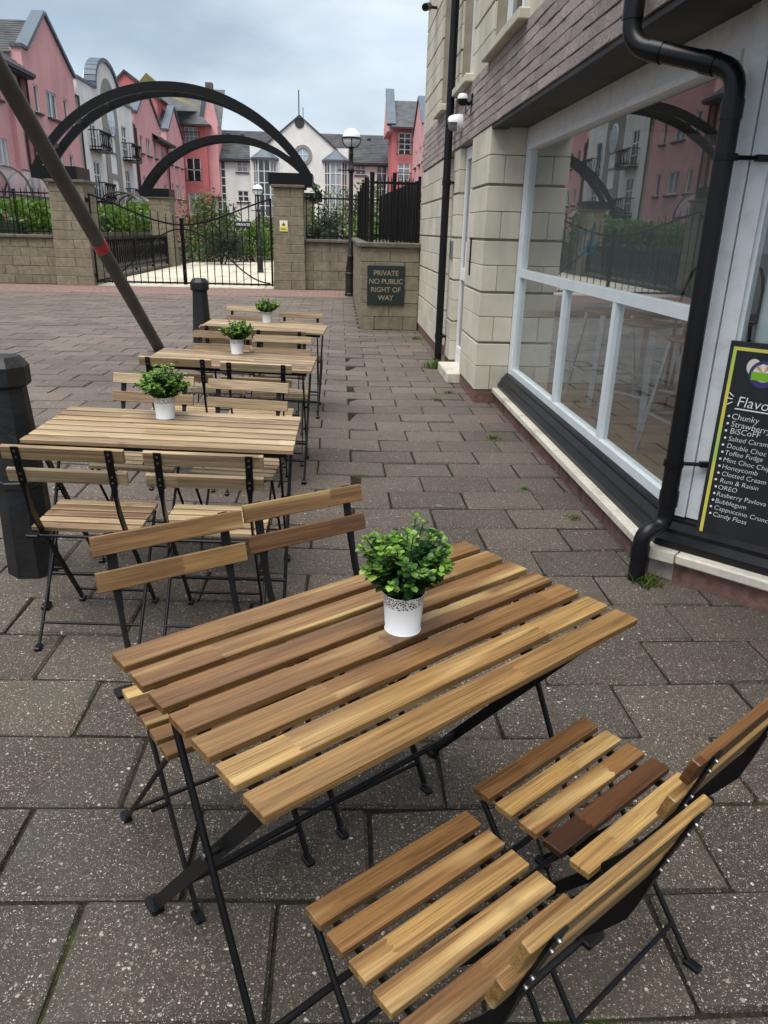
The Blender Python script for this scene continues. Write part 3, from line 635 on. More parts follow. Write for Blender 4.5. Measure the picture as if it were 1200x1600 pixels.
# menu board on the splayed front
t = thing('menu_board', 'black chalk menu board with yellow border and handwritten ice cream flavours', 'menu board', D(.45, .06, .2))
m = MB(); dbox(m, .112, .80, .040, .058, .205, 1.108); wb(m, 'panel', 'chalk_black', t)
bd = MB()
for s0, s1, z0, z1 in ((.128, .142, .228, 1.086), (.770, .784, .228, 1.086), (.142, .770, .228, .242), (.142, .770, 1.072, 1.086)): dbox(bd, s0, s1, .0585, .0605, z0, z1)
wb(bd, 'border', 'rainbow_yellow', t)
RB = Matrix(((DD.x, 0, DN.x), (DD.y, 0, DN.y), (0, 1, 0)))
def chalk(txt, s, z, size, tilt=0.0, name='lettering', mat='chalk', bold=-.0004, off=.0615):
    me = text_mesh(txt, size, 0, shear=.12, bold=bold); me.materials.append(M[mat])
    o = put(name, me, t); o.matrix_parent_inverse = t.matrix_basis.inverted()
    o.matrix_basis = Matrix.Translation(D(s, off, z)) @ (RB @ Matrix.Rotation(tilt, 3, 'Z')).to_4x4(); return o
chalk('Flavours', .180, .842, .062, -.02)
m = MB(); dbox(m, .178, .46, .0605, .0620, .828, .833)
for k, (a, l) in enumerate(((2.5, .035), (3.1, .035), (3.75, .035))):
    c0 = Vector((.172+.01*cos(a), .868+.02*sin(a))); c1 = c0+Vector((cos(a), sin(a)))*l*.7
    m.tube([D(c0.x, .0612, c0.y), D(c1.x, .0612, c1.y)], .0022, 5)
wb(m, 'underline', 'chalk', t)
rows = ['Chunky', 'Strawberry', 'BiSCoFF', 'Salted Caramel', 'Double Choc', 'Toffee Fudge', 'Mint Choc Chip', 'Honeycomb', 'Clotted Cream', 'Rum & Raisin', 'OREO', 'Rasberry Pavlova', 'Bubblegum', 'Cappuccino Crunch', 'Candy Floss']
for i, w in enumerate(rows):
    z = .785-.0318*i; chalk(w, .172+random.uniform(-.002, .004), z, .036 if i < 3 else .030, random.uniform(-.05, .02))
    m = MB(); c = D(.160+random.uniform(-.003, .003), .0612, z+.010); m.tube([c, tuple(Vector(c)+DN*.0012)], .0052, 8); wb(m, 'bullet', 'chalk', t)
def disc(c, rs, rz, mat, off, name, a0=0, a1=2*pi, n=22):
    m = MB(); vs = [D(c[0], off, c[1])]+[D(c[0]+rs*cos(a0+(a1-a0)*k/n), off, c[1]+rz*sin(a0+(a1-a0)*k/n)) for k in range(n+1)]
    m.add(vs, [(0, k+1, k+2) for k in range(n)]); return wb(m, name, mat, t)
lc = (.262, .985)
disc((lc[0]-.042, lc[1]+.026), .028, .034, 'logo_cream', .0600, 'emblem_cone'); disc(lc, .056, .056, 'logo_purple', .0604, 'emblem_ring'); disc((lc[0], lc[1]+.005), .041, .036, 'logo_cream', .0608, 'emblem_field')
for k in range(5):
    a = pi*(.1+.2*k); disc((lc[0], lc[1]+.004), .041, .039, 'logo_orange' if k % 2 else 'sign_white', .0611, 'emblem_ray', a, a+pi*.11, 3)
m = MB(); dbox(m, lc[0]-.045, lc[0]+.045, .0613, .0616, lc[1]-.026, lc[1]+.008); wb(m, 'emblem_hill', 'logo_green', t)

# stools behind the glass
def stool(x, y, rz, label):
    t = thing('bar_stool', label, 'stool', (x, y, .2), (0, 0, rz), 'bar stools behind the shop window')
    m = MB(); m.cbox(-.16, .16, -.16, .16, .715, .745, .012); m.build('seat', 'seat_wood', t)
    for sx in (-1, 1):
        for sy in (-1, 1):
            m = MB(); m.tube([(sx*.13, sy*.13, .715), (sx*.21, sy*.21, 0)], .016, 8, flat=(.042, .02), side=(sx, -sy, 0)); m.build('leg', 'galvanised', t)
    m = MB()
    for k in range(4):
        a = (1, -1, -1, 1)[k]; b_ = (1, 1, -1, -1)[k]; c = (1, -1, -1, 1)[(k+1) % 4]; d = (1, 1, -1, -1)[(k+1) % 4]
        m.tube([(a*.182, b_*.182, .25), (c*.182, d*.182, .25)], .009, 6)
    m.build('footrest', 'galvanised', t)
stool(2.22, 6.15, .2, 'metal bar stool behind the shop window, furthest from the corner post')
stool(2.20, 5.25, .5, 'metal bar stool behind the shop window, middle one of three')
stool(2.18, 4.40, .1, 'metal bar stool behind the shop window, nearest the black drainpipe')
# hoop-back cafe chairs inside
for (x, y, lab) in ((3.1, 6.9, 'dark hoop back cafe chair seen faintly through the upper shop window'), (2.95, 5.75, 'dark hoop back cafe chair inside the shop, close to the drainpipe')):
    t = thing('cafe_chair', lab, 'chair', (x, y, .2), (0, 0, .5), 'dark hoop back chairs inside the shop')
    m = MB(); m.tube([(-.2, -.18, .7)]+[(-.2*cos(pi*k/10), -.18-.05*sin(pi*k/10), .7+.42*sin(pi*k/10)) for k in range(11)]+[(.2, -.18, .7)], .013, 8); m.build('hoop_back', 'black_steel', t)
    m = MB(); m.cbox(-.2, .2, -.18, .2, .68, .71, .01); m.build('seat', 'seat_wood', t)
    for sx in (-1, 1):
        for sy in (-1, 1):
            m = MB(); m.tube([(sx*.17, sy*.16, .68), (sx*.22, sy*.2, 0)], .013, 6); m.build('leg', 'black_steel', t)

# ================================================================== GATEWAY, WALLS, RAILINGS
def stone_wall(t, x0, x1, y0, y1, z1, ln=.44, h=.215, name='stone_block', faces=True):
    """core + facing blocks on the side towards -Y"""
    m = MB(); m.box(x0+.012, x1-.012, y0+.02, y1, -.1, z1-.01); wb(m, 'wall_core', 'wall_mortar', t)
    n = max(1, round(z1/h)); hh = z1/n
    for r in range(n):
        k = max(1, round((x1-x0)/ln)); st = (x1-x0)/k
        cuts = [x0+st*i for i in range(k+1)] if r % 2 else [x0]+[x0+st*(i+.5) for i in range(k)]+[x1]
        for a, b_ in zip(cuts[:-1], cuts[1:]):
            m = MB(); m.cbox(a+.004, b_-.004, y0+random.uniform(-.006, .006), y0+.15, r*hh+.0025, (r+1)*hh-.0025, .007, jit=.003); wb(m, name, 'wall_stone', t)
def side_blocks(t, x, sx, y0, y1, z1, h=.215, ln=.44):
    n = max(1, round(z1/h)); hh = z1/n
    for r in range(n):
        k = max(1, round((y1-y0)/ln)); st = (y1-y0)/k
        cuts = [y0+st*i for i in range(k+1)] if r % 2 == 0 else [y0]+[y0+st*(i+.5) for i in range(k)]+[y1]
        for a, b_ in zip(cuts[:-1], cuts[1:]):
            m = MB(); m.cbox(min(x, x-sx*.12), max(x, x-sx*.12), a+.004, b_-.004, r*hh+.0025, (r+1)*hh-.0025, .007, jit=.003); wb(m, 'stone_block', 'wall_stone', t)
def gate_pier(x0, x1, y0, y1, z1, label):
    t = thing('gate_pier', label, 'gate pier', ((x0+x1)/2, y0, 0), group='stone piers of the gateway')
    xm = (x0+x1)/2; n = 11; hh = z1/n
    m = MB(); m.box(x0+.06, x1-.06, y0+.03, y1-.03, 0, z1-.01); wb(m, 'pier_core', 'wall_mortar', t)
    for r in range(n):
        e = .055*(1-r/n)
        for a, b_ in (((x0-e, x1+e),) if r % 2 else ((x0-e, xm+.05), (xm+.058, x1+e))):
            m = MB(); m.cbox(a, b_, y0-e, y1+e, r*hh+.0025, (r+1)*hh-.0025, .008, jit=.003); wb(m, 'stone_block', 'wall_stone', t)
    m = MB(); m.cbox(x0-.07, x1+.07, y0-.07, y1+.07, z1, z1+.075, .015); wb(m, 'cap_stone', 'coping_stone', t)
    return t
GY = 20.4
gate_pier(-7.20, -6.37, GY, GY+1.0, 2.43, 'tall stone gate pier at the left end of the near gate')
gate_pier(-1.66, -.94, GY, GY+1.0, 2.46, 'tall stone gate pier with the small yellow warning sign')
gate_pier(-7.25, -6.50, 31, 31.9, 2.45, 'stone pier under the left foot of the further arch')
gate_pier(-1.66, -1.00, 31, 31.9, 2.50, 'stone pier under the right foot of the further arch, behind railings')
def arch(y, label, z0=2.80):
    t = thing('entrance_arch', label, 'arch', (-4.12, y, z0), group='black steel arches over the gateway')
    R, cx, cz, th = 3.99, -4.12, .73, .205
    a0 = math.asin((z0-cz)/R); N = 40
    for yy in (y-.02, y+.84):
        m = MB(); vs = []; fs = []
        for i in range(N+1):
            a = a0+(pi-2*a0)*i/N
            for rr in (R, R-th):
                for dy in (0, .07): vs.append((cx+rr*cos(a), yy+dy, max(cz+rr*sin(a), z0-.02)))
        for i in range(N):
            o = i*4; fs += [(o, o+4, o+5, o+1), (o+2, o+3, o+7, o+6), (o, o+2, o+6, o+4), (o+1, o+5, o+7, o+3)]
        fs += [(0, 1, 3, 2), (N*4, N*4+2, N*4+3, N*4+1)]
        m.add(vs, fs); wb(m, 'rib', 'black_steel', t, 30)
    for x0, x1 in ((-7.56, -6.46), (-1.78, -.68)):
        m = MB(); e = .06 if x0 < -4 else -.06
        poly = [(x0, z0-.28), (x1, z0-.28), (x1, z0), (x0, z0)]
        m.prism(poly, lambda a, b_, d: (a, d, b_), y-.08, y+.98); wb(m, 'base_block', 'black_steel', t)
    for i in range(9):
        a = a0+(pi-2*a0)*(i+.8)/9.6
        c = Vector((cx+(R-.1)*cos(a), 0, cz+(R-.1)*sin(a))); tt = Vector((-sin(a), 0, cos(a)))
        m = MB(); p = [c-tt*.13, c+tt*.13]
        m.add([(p[0].x, y+.1, p[0].z), (p[1].x, y+.1, p[1].z), (c.x, y+.84, c.z), (p[0].x, y+.1, p[0].z-.012), (p[1].x, y+.1, p[1].z-.012), (c.x, y+.84, c.z-.012)], [(0, 1, 2), (3, 5, 4), (0, 3, 4, 1), (1, 4, 5, 2), (2, 5, 3, 0)])
        wb(m, 'bracket', 'black_steel', t)
arch(GY+.02, 'large black steel double arch spanning the near gate piers'); arch(31.0, 'further black steel arch, smaller looking, behind the near one')

def railing(x0, x1, y, zb, zr, zt, sp, label, group='black iron railings on the walls', y1=None):
    y1 = y if y1 is None else y1
    t = thing('railing', label, 'railing', ((x0+x1)/2, (y+y1)/2, zb), group=group)
    Ld = math.hypot(x1-x0, y1-y); n = max(2, int(Ld/sp)); bar = MB(); bar.tube([(0, 0, zb), (0, 0, zt-.05), (0, 0, zt)], [.0115, .0115, .003], 6); me = bar.mesh('bar', 'black_steel')
    for i in range(n+1):
        k = i/n; wput('bar', me, t, loc=(x0+(x1-x0)*k, y+(y1-y)*k, 0))
    for z in (zb+.07, zr):
        m = MB(); m.tube([(x0, y, z), (x1, y1, z)], 0, flat=(.035, .014), side=(0, 0, 1)); wb(m, 'rail', 'black_steel', t)
    return t
# left wall
t = thing('boundary_wall', 'stone boundary wall with dark coping left of the gate', 'wall', (-10, GY+.2, 0), group='stone boundary walls')
stone_wall(t, -13.0, -7.29, GY+.18, GY+.6, 1.12); m = MB()
for i in range(6): m = MB(); m.cbox(-13+.955*i, -13+.955*(i+1)-.006, GY+.11, GY+.67, 1.122, 1.20, .012); wb(m, 'coping', 'coping_stone', t)
railing(-13, -7.3, GY+.38, 1.20, 2.19, 2.31, .145, 'black railing on the wall left of the gate, hedge behind')
m = MB(); m.tube([(-8.22, GY+.38, 1.2), (-8.22, GY+.38, 2.24)], .022, 8); m.lathe([(.03, 0), (.032, .03), (0, .06)], 8, (-8.22, GY+.38, 2.23)); wb(m, 'post', 'black_steel', bpy.data.objects['railing'])
# right wall
t = thing('boundary_wall', 'stone boundary wall between the gate pier and the lamp post', 'wall', (-.3, GY+.2, 0), group='stone boundary walls')
stone_wall(t, -.90, 1.3, GY+.18, GY+.6, 1.18)
for i in range(2): m = MB(); m.cbox(-.90+1.1*i, -.9+1.1*(i+1)-.006, GY+.10, GY+.68, 1.182, 1.26, .012); wb(m, 'coping', 'coping_stone', t)
railing(-.86, 1.2, GY+.38, 1.26, 2.25, 2.37, .148, 'black railing on the wall behind the globe lamp post')
# wall with the plate sign, reaching back beside the shop
t = thing('boundary_wall', 'low stone wall carrying the green plate sign, built against the shop corner', 'wall', (.8, 12.24, 0), group='stone boundary walls')
stone_wall(t, .33, 1.262, 12.24, 19.8, 1.255, .42, .21); side_blocks(t, .33, -1, 12.40, 19.8, 1.255, .21, .45)
m = MB(); m.cbox(.285, 1.262, 12.18, 12.62, 1.258, 1.335, .014); wb(m, 'coping', 'coping_stone', t)
for i in range(7): m = MB(); m.cbox(.285, .62, 12.626+1.02*i, 12.626+1.02*(i+1)-.006, 1.258, 1.335, .014); wb(m, 'coping', 'coping_stone', t)
tr = thing('railing', 'black railing with thick square posts above the green plate sign', 'railing', (.8, 12.4, 1.33), group='black iron railings on the walls')
for x, y, r, zt in ((.50, 12.42, .034, 2.34), (.845, 12.44, .028, 2.34), (.452, 13.6, .034, 2.34), (.452, 15.2, .034, 2.34), (.452, 16.8, .034, 2.34), (.452, 18.6, .034, 2.34), (1.235, 12.44, .022, 2.30)):
    m = MB(); m.box(x-r, x+r, y-r, y+r, 1.335, zt); wb(m, 'post', 'black_steel', tr)
bar = MB(); bar.tube([(0, 0, 1.335), (0, 0, 2.24), (0, 0, 2.29)], [.010, .010, .003], 6); bme = bar.mesh('bar', 'black_steel')
for i in range(5): wput('bar', bme, tr, loc=(.58+.055*i, 12.42, 0))
for i in range(5): wput('bar', bme, tr, loc=(.91+.055*i, 12.44, 0))
for i in range(40): wput('bar', bme, tr, loc=(.452, 12.55+.15*i, 0))
for z in (1.42, 2.18):
    m = MB(); m.box(.48, 1.24, 12.425, 12.44, z, z+.035); m.box(.445, .46, 12.42, 18.6, z, z+.035); wb(m, 'rail', 'black_steel', tr)
tf = thing('metal_screen', 'dense dark metal fence panel running back from the shop corner', 'fence', (1.1, 14, 1.33))
m = MB()
for i in range(34):
    k = i/33; x = 1.215-.28*k; y = 12.6+5.6*k
    s_ = MB(); s_.box(x-.012, x+.012, y-.07, y+.07, 1.335, 2.24+.012*(i % 2)); wb(s_, 'slat', 'black_steel', tf)
m = MB(); m.tube([(1.24, 12.6, 2.16), (.96, 18.2, 2.16)], 0, flat=(.05, .03), side=(0, 0, 1)); m.tube([(1.24, 12.6, 1.5), (.96, 18.2, 1.5)], 0, flat=(.05, .03), side=(0, 0, 1)); wb(m, 'rail', 'black_steel', tf)

# plate sign
t = thing('plate_sign', 'dark green square plate reading private no public right of way', 'sign', (.735, 12.2, .70))
m = MB(); m.cbox(.44, 1.03, 12.205, 12.228, .395, .995, .004); wb(m, 'plate', 'sign_green', t)
for x in (.465, 1.005):
    for z in (.42, .97): m = MB(); m.tube([(x, 12.206, z), (x, 12.200, z)], .016, 8); wb(m, 'screw', 'sign_black', t)
def sign_text(t, txt, x, y, z, size, mat, name='lettering', bold=0.0, spacing=1.0):
    me = text_mesh(txt, size, .0015, 'CENTER', bold=bold, spacing=spacing); me.materials.append(M[mat])
    o = put(name, me, t); o.matrix_parent_inverse = t.matrix_basis.inverted(); o.matrix_basis = Matrix.Translation((x, y, z)) @ Matrix.Rotation(pi/2, 4, 'X'); return o
for i, w in enumerate(('PRIVATE', 'NO PUBLIC', 'RIGHT OF', 'WAY')):
    sign_text(t, w, .735, 12.2025, .845-.125*i, .108, 'sign_gold', bold=.0014, spacing=.98)
# gates
def gate_z(x):
    """top curve of the gate leaves"""
    k = (x+4.03)/2.27 if x > -4.03 else (-4.03-x)/2.25
    return 1.52+.66*(sstep(0.0, 1.0, k)*.55+.45*k*k)
def gate_leaf(xa, xb, label):
    t = thing('gate_leaf', label, 'gate', ((xa+xb)/2, GY+.12, 0), group='two leaves of the iron gate'); n = 12; y = GY+.12
    for i in range(n+1):
        x = xa+(xb-xa)*i/n; z = gate_z(x); st = i in (0, n); top = z+(.02 if st else .24)
        if st and abs(x+4.03) < .2: top = z+.16
        m = MB(); r = .026 if st else .0125; m.tube([(x, y, .06), (x, y, top-.04), (x, y, top)], [r, r, r if st else .002], 6); wb(m, 'stile' if st else 'bar', 'black_steel', t)
    m = MB(); m.tube([(xa, y, .10), (xb, y, .10)], 0, flat=(.045, .018), side=(0, 0, 1)); wb(m, 'bottom_rail', 'black_steel', t)
    m = MB(); P = [(xa+(xb-xa)*i/20, y, gate_z(xa+(xb-xa)*i/20)) for i in range(21)]; m.tube(P, 0, flat=(.04, .018), side=(0, 0, 1)); wb(m, 'top_rail', 'black_steel', t)
    m = MB(); xc, xo = (xb, xa) if xa < -5 else (xa, xb); P = []
    for i in range(21):
        k = i/20; x = xc+(xo-xc)*k*.97; P.append((x, y-.012, 1.42-1.28*sin(k*pi/2)**2 if k < 1 else .14))
    m.tube(P, 0, flat=(.035, .014), side=(0, 0, 1)); wb(m, 'curved_brace', 'black_steel', t)
    return t
gate_leaf(-6.28, -4.05, 'left leaf of the black iron gate with a sweeping top rail')
gr = gate_leaf(-4.0, -1.76, 'right leaf of the black iron gate hung on the right pier')
for z in (.25, 2.05):
    m = MB(); m.cbox(-6.38, -6.26, GY+.08, GY+.16, z-.05, z+.05, .01); wb(m, 'hinge', 'black_steel', bpy.data.objects['gate_leaf'])
m = MB(); m.cbox(-4.06, -3.98, GY+.06, GY+.10, .30, .42, .006); wb(m, 'drop_bolt', 'black_steel', gr)
t = thing('gate_sign', 'small black sign reading private on the right gate leaf', 'sign', (-2.46, GY+.09, 1.57))
m = MB(); m.cbox(-2.66, -2.26, GY+.085, GY+.10, 1.49, 1.645, .003); wb(m, 'plate', 'sign_black', t); sign_text(t, 'PRIVATE', -2.46, GY+.081, 1.537, .092, 'sign_white', bold=.001)
t = thing('warning_sign', 'small white and yellow warning sign on the right gate pier', 'sign', (-1.425, GY-.03, 1.55))
m = MB(); m.box(-1.525, -1.325, GY-.040, GY-.030, 1.43, 1.69); wb(m, 'plate', 'sign_white', t)
m = MB(); m.box(-1.515, -1.335, GY-.0425, GY-.0402, 1.44, 1.535); m.prism([(-1.505, 1.555), (-1.345, 1.555), (-1.425, 1.685)], lambda a, b_, d: (a, d, b_), GY-.0425, GY-.0402); wb(m, 'yellow_panel', 'sign_yellow', t)
m = MB(); m.prism([(-1.463, 1.570), (-1.387, 1.570), (-1.405, 1.60), (-1.425, 1.645), (-1.45, 1.60)], lambda a, b_, d: (a, d, b_), GY-.0445, GY-.0427); m.box(-1.50, -1.35, GY-.0445, GY-.0427, 1.475, 1.482); m.box(-1.50, -1.38, GY-.0445, GY-.0427, 1.498, 1.505); wb(m, 'symbol', 'sign_black', t)

# bridge balustrade with pointed ellipses between the left piers
def balustrade(x, y0, y1, label):
    t = thing('balustrade', label, 'balustrade', (x, (y0+y1)/2, 0), group='iron balustrades of the approach'); n = int((y1-y0)/.22)
    for z0, z1 in ((1.08, 1.16), (.18, .25)): m = MB(); m.box(x-.03, x+.03, y0, y1, z0, z1); wb(m, 'rail', 'black_steel', t)
    e = MB(); P = []
    for k in range(17):
        a = 2*pi*k/16; P.append((0, .14*cos(a), .665+.42*sin(a)))
    e.tube(P, 0, flat=(.035, .020), side=(1, 0, 0), cap=False); eme = e.mesh('hoop', 'black_steel')
    for i in range(n): wput('hoop', eme, t, loc=(x, y0+(i+.5)*(y1-y0)/n, 0))
    for k in range(5): m = MB(); m.box(x-.035, x+.035, y0+(y1-y0)*k/4-.03, y0+(y1-y0)*k/4+.03, 0, 1.17); wb(m, 'post', 'black_steel', t)
    m = MB(); m.box(x-.16, x+.16, y0, y1, -.1, .10); wb(m, 'kerb', 'coping_stone', t)
balustrade(-6.72, GY+1.15, 30.9, 'black iron balustrade of pointed hoops behind the left gate leaf')
balustrade(-1.25, GY+1.15, 30.9, 'black iron balustrade of pointed hoops behind the right gate pier')

# lamp posts
def globe_lamp(x, y, k, label, zg):
    t = thing('lamp_post', label, 'street lamp', (x, y, 0), group='globe lamp posts')
    def L_(name, prof, mat, n=16, sm=50): m = MB(); m.lathe(prof, n, (x, y, 0)); return wb(m, name, mat, t, sm)
    L_('base', [(.135*k, 0), (.135*k, .06), (.118*k, .08), (.118*k, .48), (.132*k, .50), (.132*k, .53), (.10*k, .56)], 'black_paint', 8, 20)
    L_('shaft', [(.10*k, .56), (.112*k, .62), (.075*k, .90), (.088*k, .92), (.058*k, .96), (.052*k, 1.9), (.046*k, zg-.72), (.07*k, zg-.70), (.07*k, zg-.62), (.048*k, zg-.6), (.042*k, zg-.34), (.06*k, zg-.32), (.042*k, zg-.29), (.05*k, zg-.20)], 'black_paint')
    m = MB(); m.tube([(x-.28*k, y, zg-.66), (x+.28*k, y, zg-.66)], .014*k, 8)
    for s_ in (-1, 1): m.lathe([(.0, -.03), (.028*k, 0), (0, .03)], 8, (x+s_*.28*k, y, zg-.66))
    wb(m, 'ladder_bar', 'black_paint', t, 50)
    r = .205*k
    L_('globe', [(r*cos(a), zg+r*sin(a)) for a in [RAD(d) for d in range(-65, 91, 12)]]+[(0.001, zg+r)], 'white_globe', 24, 60)
    L_('ring', [(r*1.0, zg-.018), (r*1.09, zg-.018), (r*1.09, zg+.018), (r*1.0, zg+.018)], 'black_paint', 24)
    L_('gallery', [(.05*k, zg-.20), (.10*k, zg-.185), (.10*k, zg-.165), (.07*k, zg-.16)], 'black_paint')
    for a in range(4):
        aa = a*pi/2+.4-.4; m = MB(); m.tube([(x+cos(aa)*(r*1.04)*cos(RAD(d)), y+sin(aa)*(r*1.04)*cos(RAD(d)), zg+r*1.04*sin(RAD(d))) for d in (-62, -45, -25, 0)], .011*k, 6); wb(m, 'strap', 'black_paint', t)
globe_lamp(.265, 18.72, 1.0, 'tall black lamp post with white globe beside the plate sign wall', 3.45)
globe_lamp(-2.82, 28.0, .85, 'small globe lamp post seen through the gate', 2.72)

# ================================================================== PLANTING BEHIND THE GATE
def leaf_cloud(n, fn, size, mat, name, parent, seed=0, flat=.0):
    rd = random.Random(seed); vs = []; fs = []
    for i in range(n):
        p = fn(rd)
        a = Vector((rd.gauss(0, 1), rd.gauss(0, 1), rd.gauss(0, .8))).normalized(); b_ = a.cross(Vector((rd.gauss(0, 1), rd.gauss(0, 1), rd.gauss(0, 1)))).normalized()
        s_ = size*rd.uniform(.6, 1.4); o = len(vs); p = Vector(p)
        vs += [p-a*s_, p+b_*s_*.45, p+a*s_, p-b_*s_*.45]; fs.append((o, o+1, o+2, o+3))
    me = bpy.data.meshes.new(name); me.from_pydata([tuple(q) for q in vs], [], fs); me.materials.append(M[mat])
    return wput(name, me, parent, kind='stuff')
def shrub(x, y, rx, ry, h, mat, label, n=2600, z0=0.0, name='shrub', clumps=16, seed=1, size=.075, cat='shrub'):
    t = thing(name, label, cat, (x, y, z0), group='shrubs and small trees behind the gate'); rd = random.Random(seed)
    cl = []
    for i in range(clumps):
        a = rd.uniform(0, 2*pi); q = sqrt(rd.random())*.75; cl.append((x+rx*q*cos(a), y+ry*q*sin(a), z0+h*(.20+.66*rd.random()*(1-.4*q)), rd.uniform(.28, .5)))
    def fn(r):
        c = r.choice(cl); v = Vector((r.gauss(0, 1), r.gauss(0, 1), r.gauss(0, 1))).normalized()*(r.random()**.4)
        return (c[0]+v.x*rx*c[3]*1.15, c[1]+v.y*ry*c[3]*1.15, max(z0+.02, c[2]+v.z*h*c[3]*.62))
    leaf_cloud(n, fn, size, mat, 'crown', t, seed)
    m = MB()
    for i in range(5):
        c = cl[i]; m.tube([(x+.1*rd.uniform(-1, 1), y, z0-.05), ((x+c[0])/2, (y+c[1])/2, z0+(c[2]-z0)*.55), (c[0], c[1], c[2])], [.035, .022, .008], 6)
    wb(m, 'trunk', 'bark', t, 50)
def hedge(x0, x1, y0, y1, z0, z1, mat, label, n, seed):
    t = thing('hedge', label, 'hedge', ((x0+x1)/2, (y0+y1)/2, z0)); rd = random.Random(seed)
    bumps = [(rd.uniform(y0, y1), rd.uniform(.4, 1.2), rd.uniform(-.15, .22)) for _ in range(14)]
    def fn(r):
        y = r.uniform(y0, y1); top = z1+sum(h*math.exp(-((y-c)/w)**2) for c, w, h in bumps)
        f = r.random()
        x = x0 if f < .2 else x1 if f < .65 else r.uniform(x0, x1)
        z = r.uniform(z0, top) if f < .65 else top
        return (x+r.gauss(0, .10), y, z+r.gauss(0, .07))
    leaf_cloud(n, fn, .085, mat, 'foliage', t, seed)
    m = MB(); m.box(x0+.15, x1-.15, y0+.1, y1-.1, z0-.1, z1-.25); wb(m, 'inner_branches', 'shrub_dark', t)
hedge(-10.2, -8.6, 22.3, 28.8, .2, 1.72, 'shrub_bright', 'bright green clipped hedge behind the left railing', 6500, 3)
hedge(-10.0, -8.4, 29.6, 39.5, .2, 1.95, 'shrub_bright', 'bright green hedge seen through the left gate leaf', 7000, 4)
m = MB(); m.box(-8.32, -8.2, 21.8, 40, -.1, 1.22); tag(m.build('retaining_wall', 'coping_stone'), 'dark low wall in front of the hedge behind the gate', 'wall')
shrub(-6.0, 36.5, 1.7, 1.6, 3.0, 'shrub_mid', 'loose olive green small tree right of the far left pier', 4200, 0, 'small_tree', 20, 5, .085, 'tree')
shrub(-5.0, 33.6, 1.05, .9, 1.75, 'shrub_dark', 'dark rounded shrub behind the middle of the gate', 3200, 0, 'shrub', 16, 6, .06)
shrub(-4.0, 37.0, 1.2, 1.2, 2.0, 'shrub_bright', 'fresh green low shrub behind the right gate leaf', 2600, 0, 'shrub', 14, 7)
shrub(-2.7, 39.5, 1.6, 1.4, 2.6, 'shrub_mid', 'mid green bush below the white gabled building', 3000, 0, 'shrub', 16, 8, .09)
shrub(-1.95, 32.8, .75, .8, 2.0, 'shrub_dark', 'dark shrub close behind the right gate pier', 2600, 0, 'shrub', 14, 9, .06)
shrub(-.55, 25.4, 1.0, .9, 2.15, 'shrub_dark', 'dark leafy shrub behind the railing right of the pier', 3200, 0, 'shrub', 14, 10, .07)
shrub(.35, 30.5, 1.8, 1.4, 3.5, 'shrub_mid', 'tall loose shrub behind the globe lamp post', 4200, 0, 'small_tree', 20, 11, .08, 'tree')
shrub(1.2, 26.5, 1.2, 1.1, 2.4, 'shrub_bright', 'bright green shrub between lamp post and metal screen', 3200, 0, 'shrub', 16, 12, .07)
shrub(2.6, 31.0, 1.6, 1.3, 3.1, 'shrub_mid', 'green bush behind the thick railing posts', 3000, 0, 'shrub', 16, 13, .085)
shrub(-11.6, 25.0, .9, 1.1, 1.6, 'shrub_mid', 'grey green shrub at the far left behind the railing', 1800, .2, 'shrub', 12, 14, .07)

# ================================================================== HOUSES ROUND THE COURT
class Fac:
    def __init__(s, o, a, n): s.o, s.a, s.n = Vector(o), Vector(a), Vector(n)
    def P(s, q, z, d=0.0): return tuple(s.o+s.a*q+s.n*d+Vector((0, 0, z)))
def fbox(m, F, s0, s1, z0, z1, d0, d1, mi=0):
    vs = [F.P(s, z, d) for z in (z0, z1) for s, d in ((s0, d0), (s1, d0), (s1, d1), (s0, d1))]
    return m.add(vs, [(0, 3, 2, 1), (4, 5, 6, 7), (0, 1, 5, 4), (1, 2, 6, 5), (2, 3, 7, 6), (3, 0, 4, 7)], mi)
def wall_holes(t, F, outline, holes, depth, mat, name='wall', d=0.0, rev=.11):
    bm = bmesh.new(); edges = []
    def loop(pts):
        vs = [bm.verts.new(F.P(a, b_, d)) for a, b_ in pts]
        for i in range(len(vs)): edges.append(bm.edges.new((vs[i], vs[(i+1) % len(vs)])))
        return vs
    ov = loop(outline); hv = [loop([(a, c), (b_, c), (b_, e), (a, e)]) for a, b_, c, e in holes]
    bmesh.ops.triangle_fill(bm, use_beauty=True, edges=edges)
    def skirt(vs, pts, dd):
        bk = [bm.verts.new(F.P(a, b_, d-dd)) for a, b_ in pts]
        for i in range(len(vs)): bm.faces.new((vs[i], vs[(i+1) % len(vs)], bk[(i+1) % len(vs)], bk[i]))
    skirt(ov, outline, depth)
    for vs, (a, b_, c, e) in zip(hv, holes): skirt(vs, [(a, c), (b_, c), (b_, e), (a, e)], rev)
    bmesh.ops.recalc_face_normals(bm, faces=bm.faces)
    me = bpy.data.meshes.new(name); bm.to_mesh(me); bm.free(); me.materials.append(M[mat]); return wput(name, me, t)
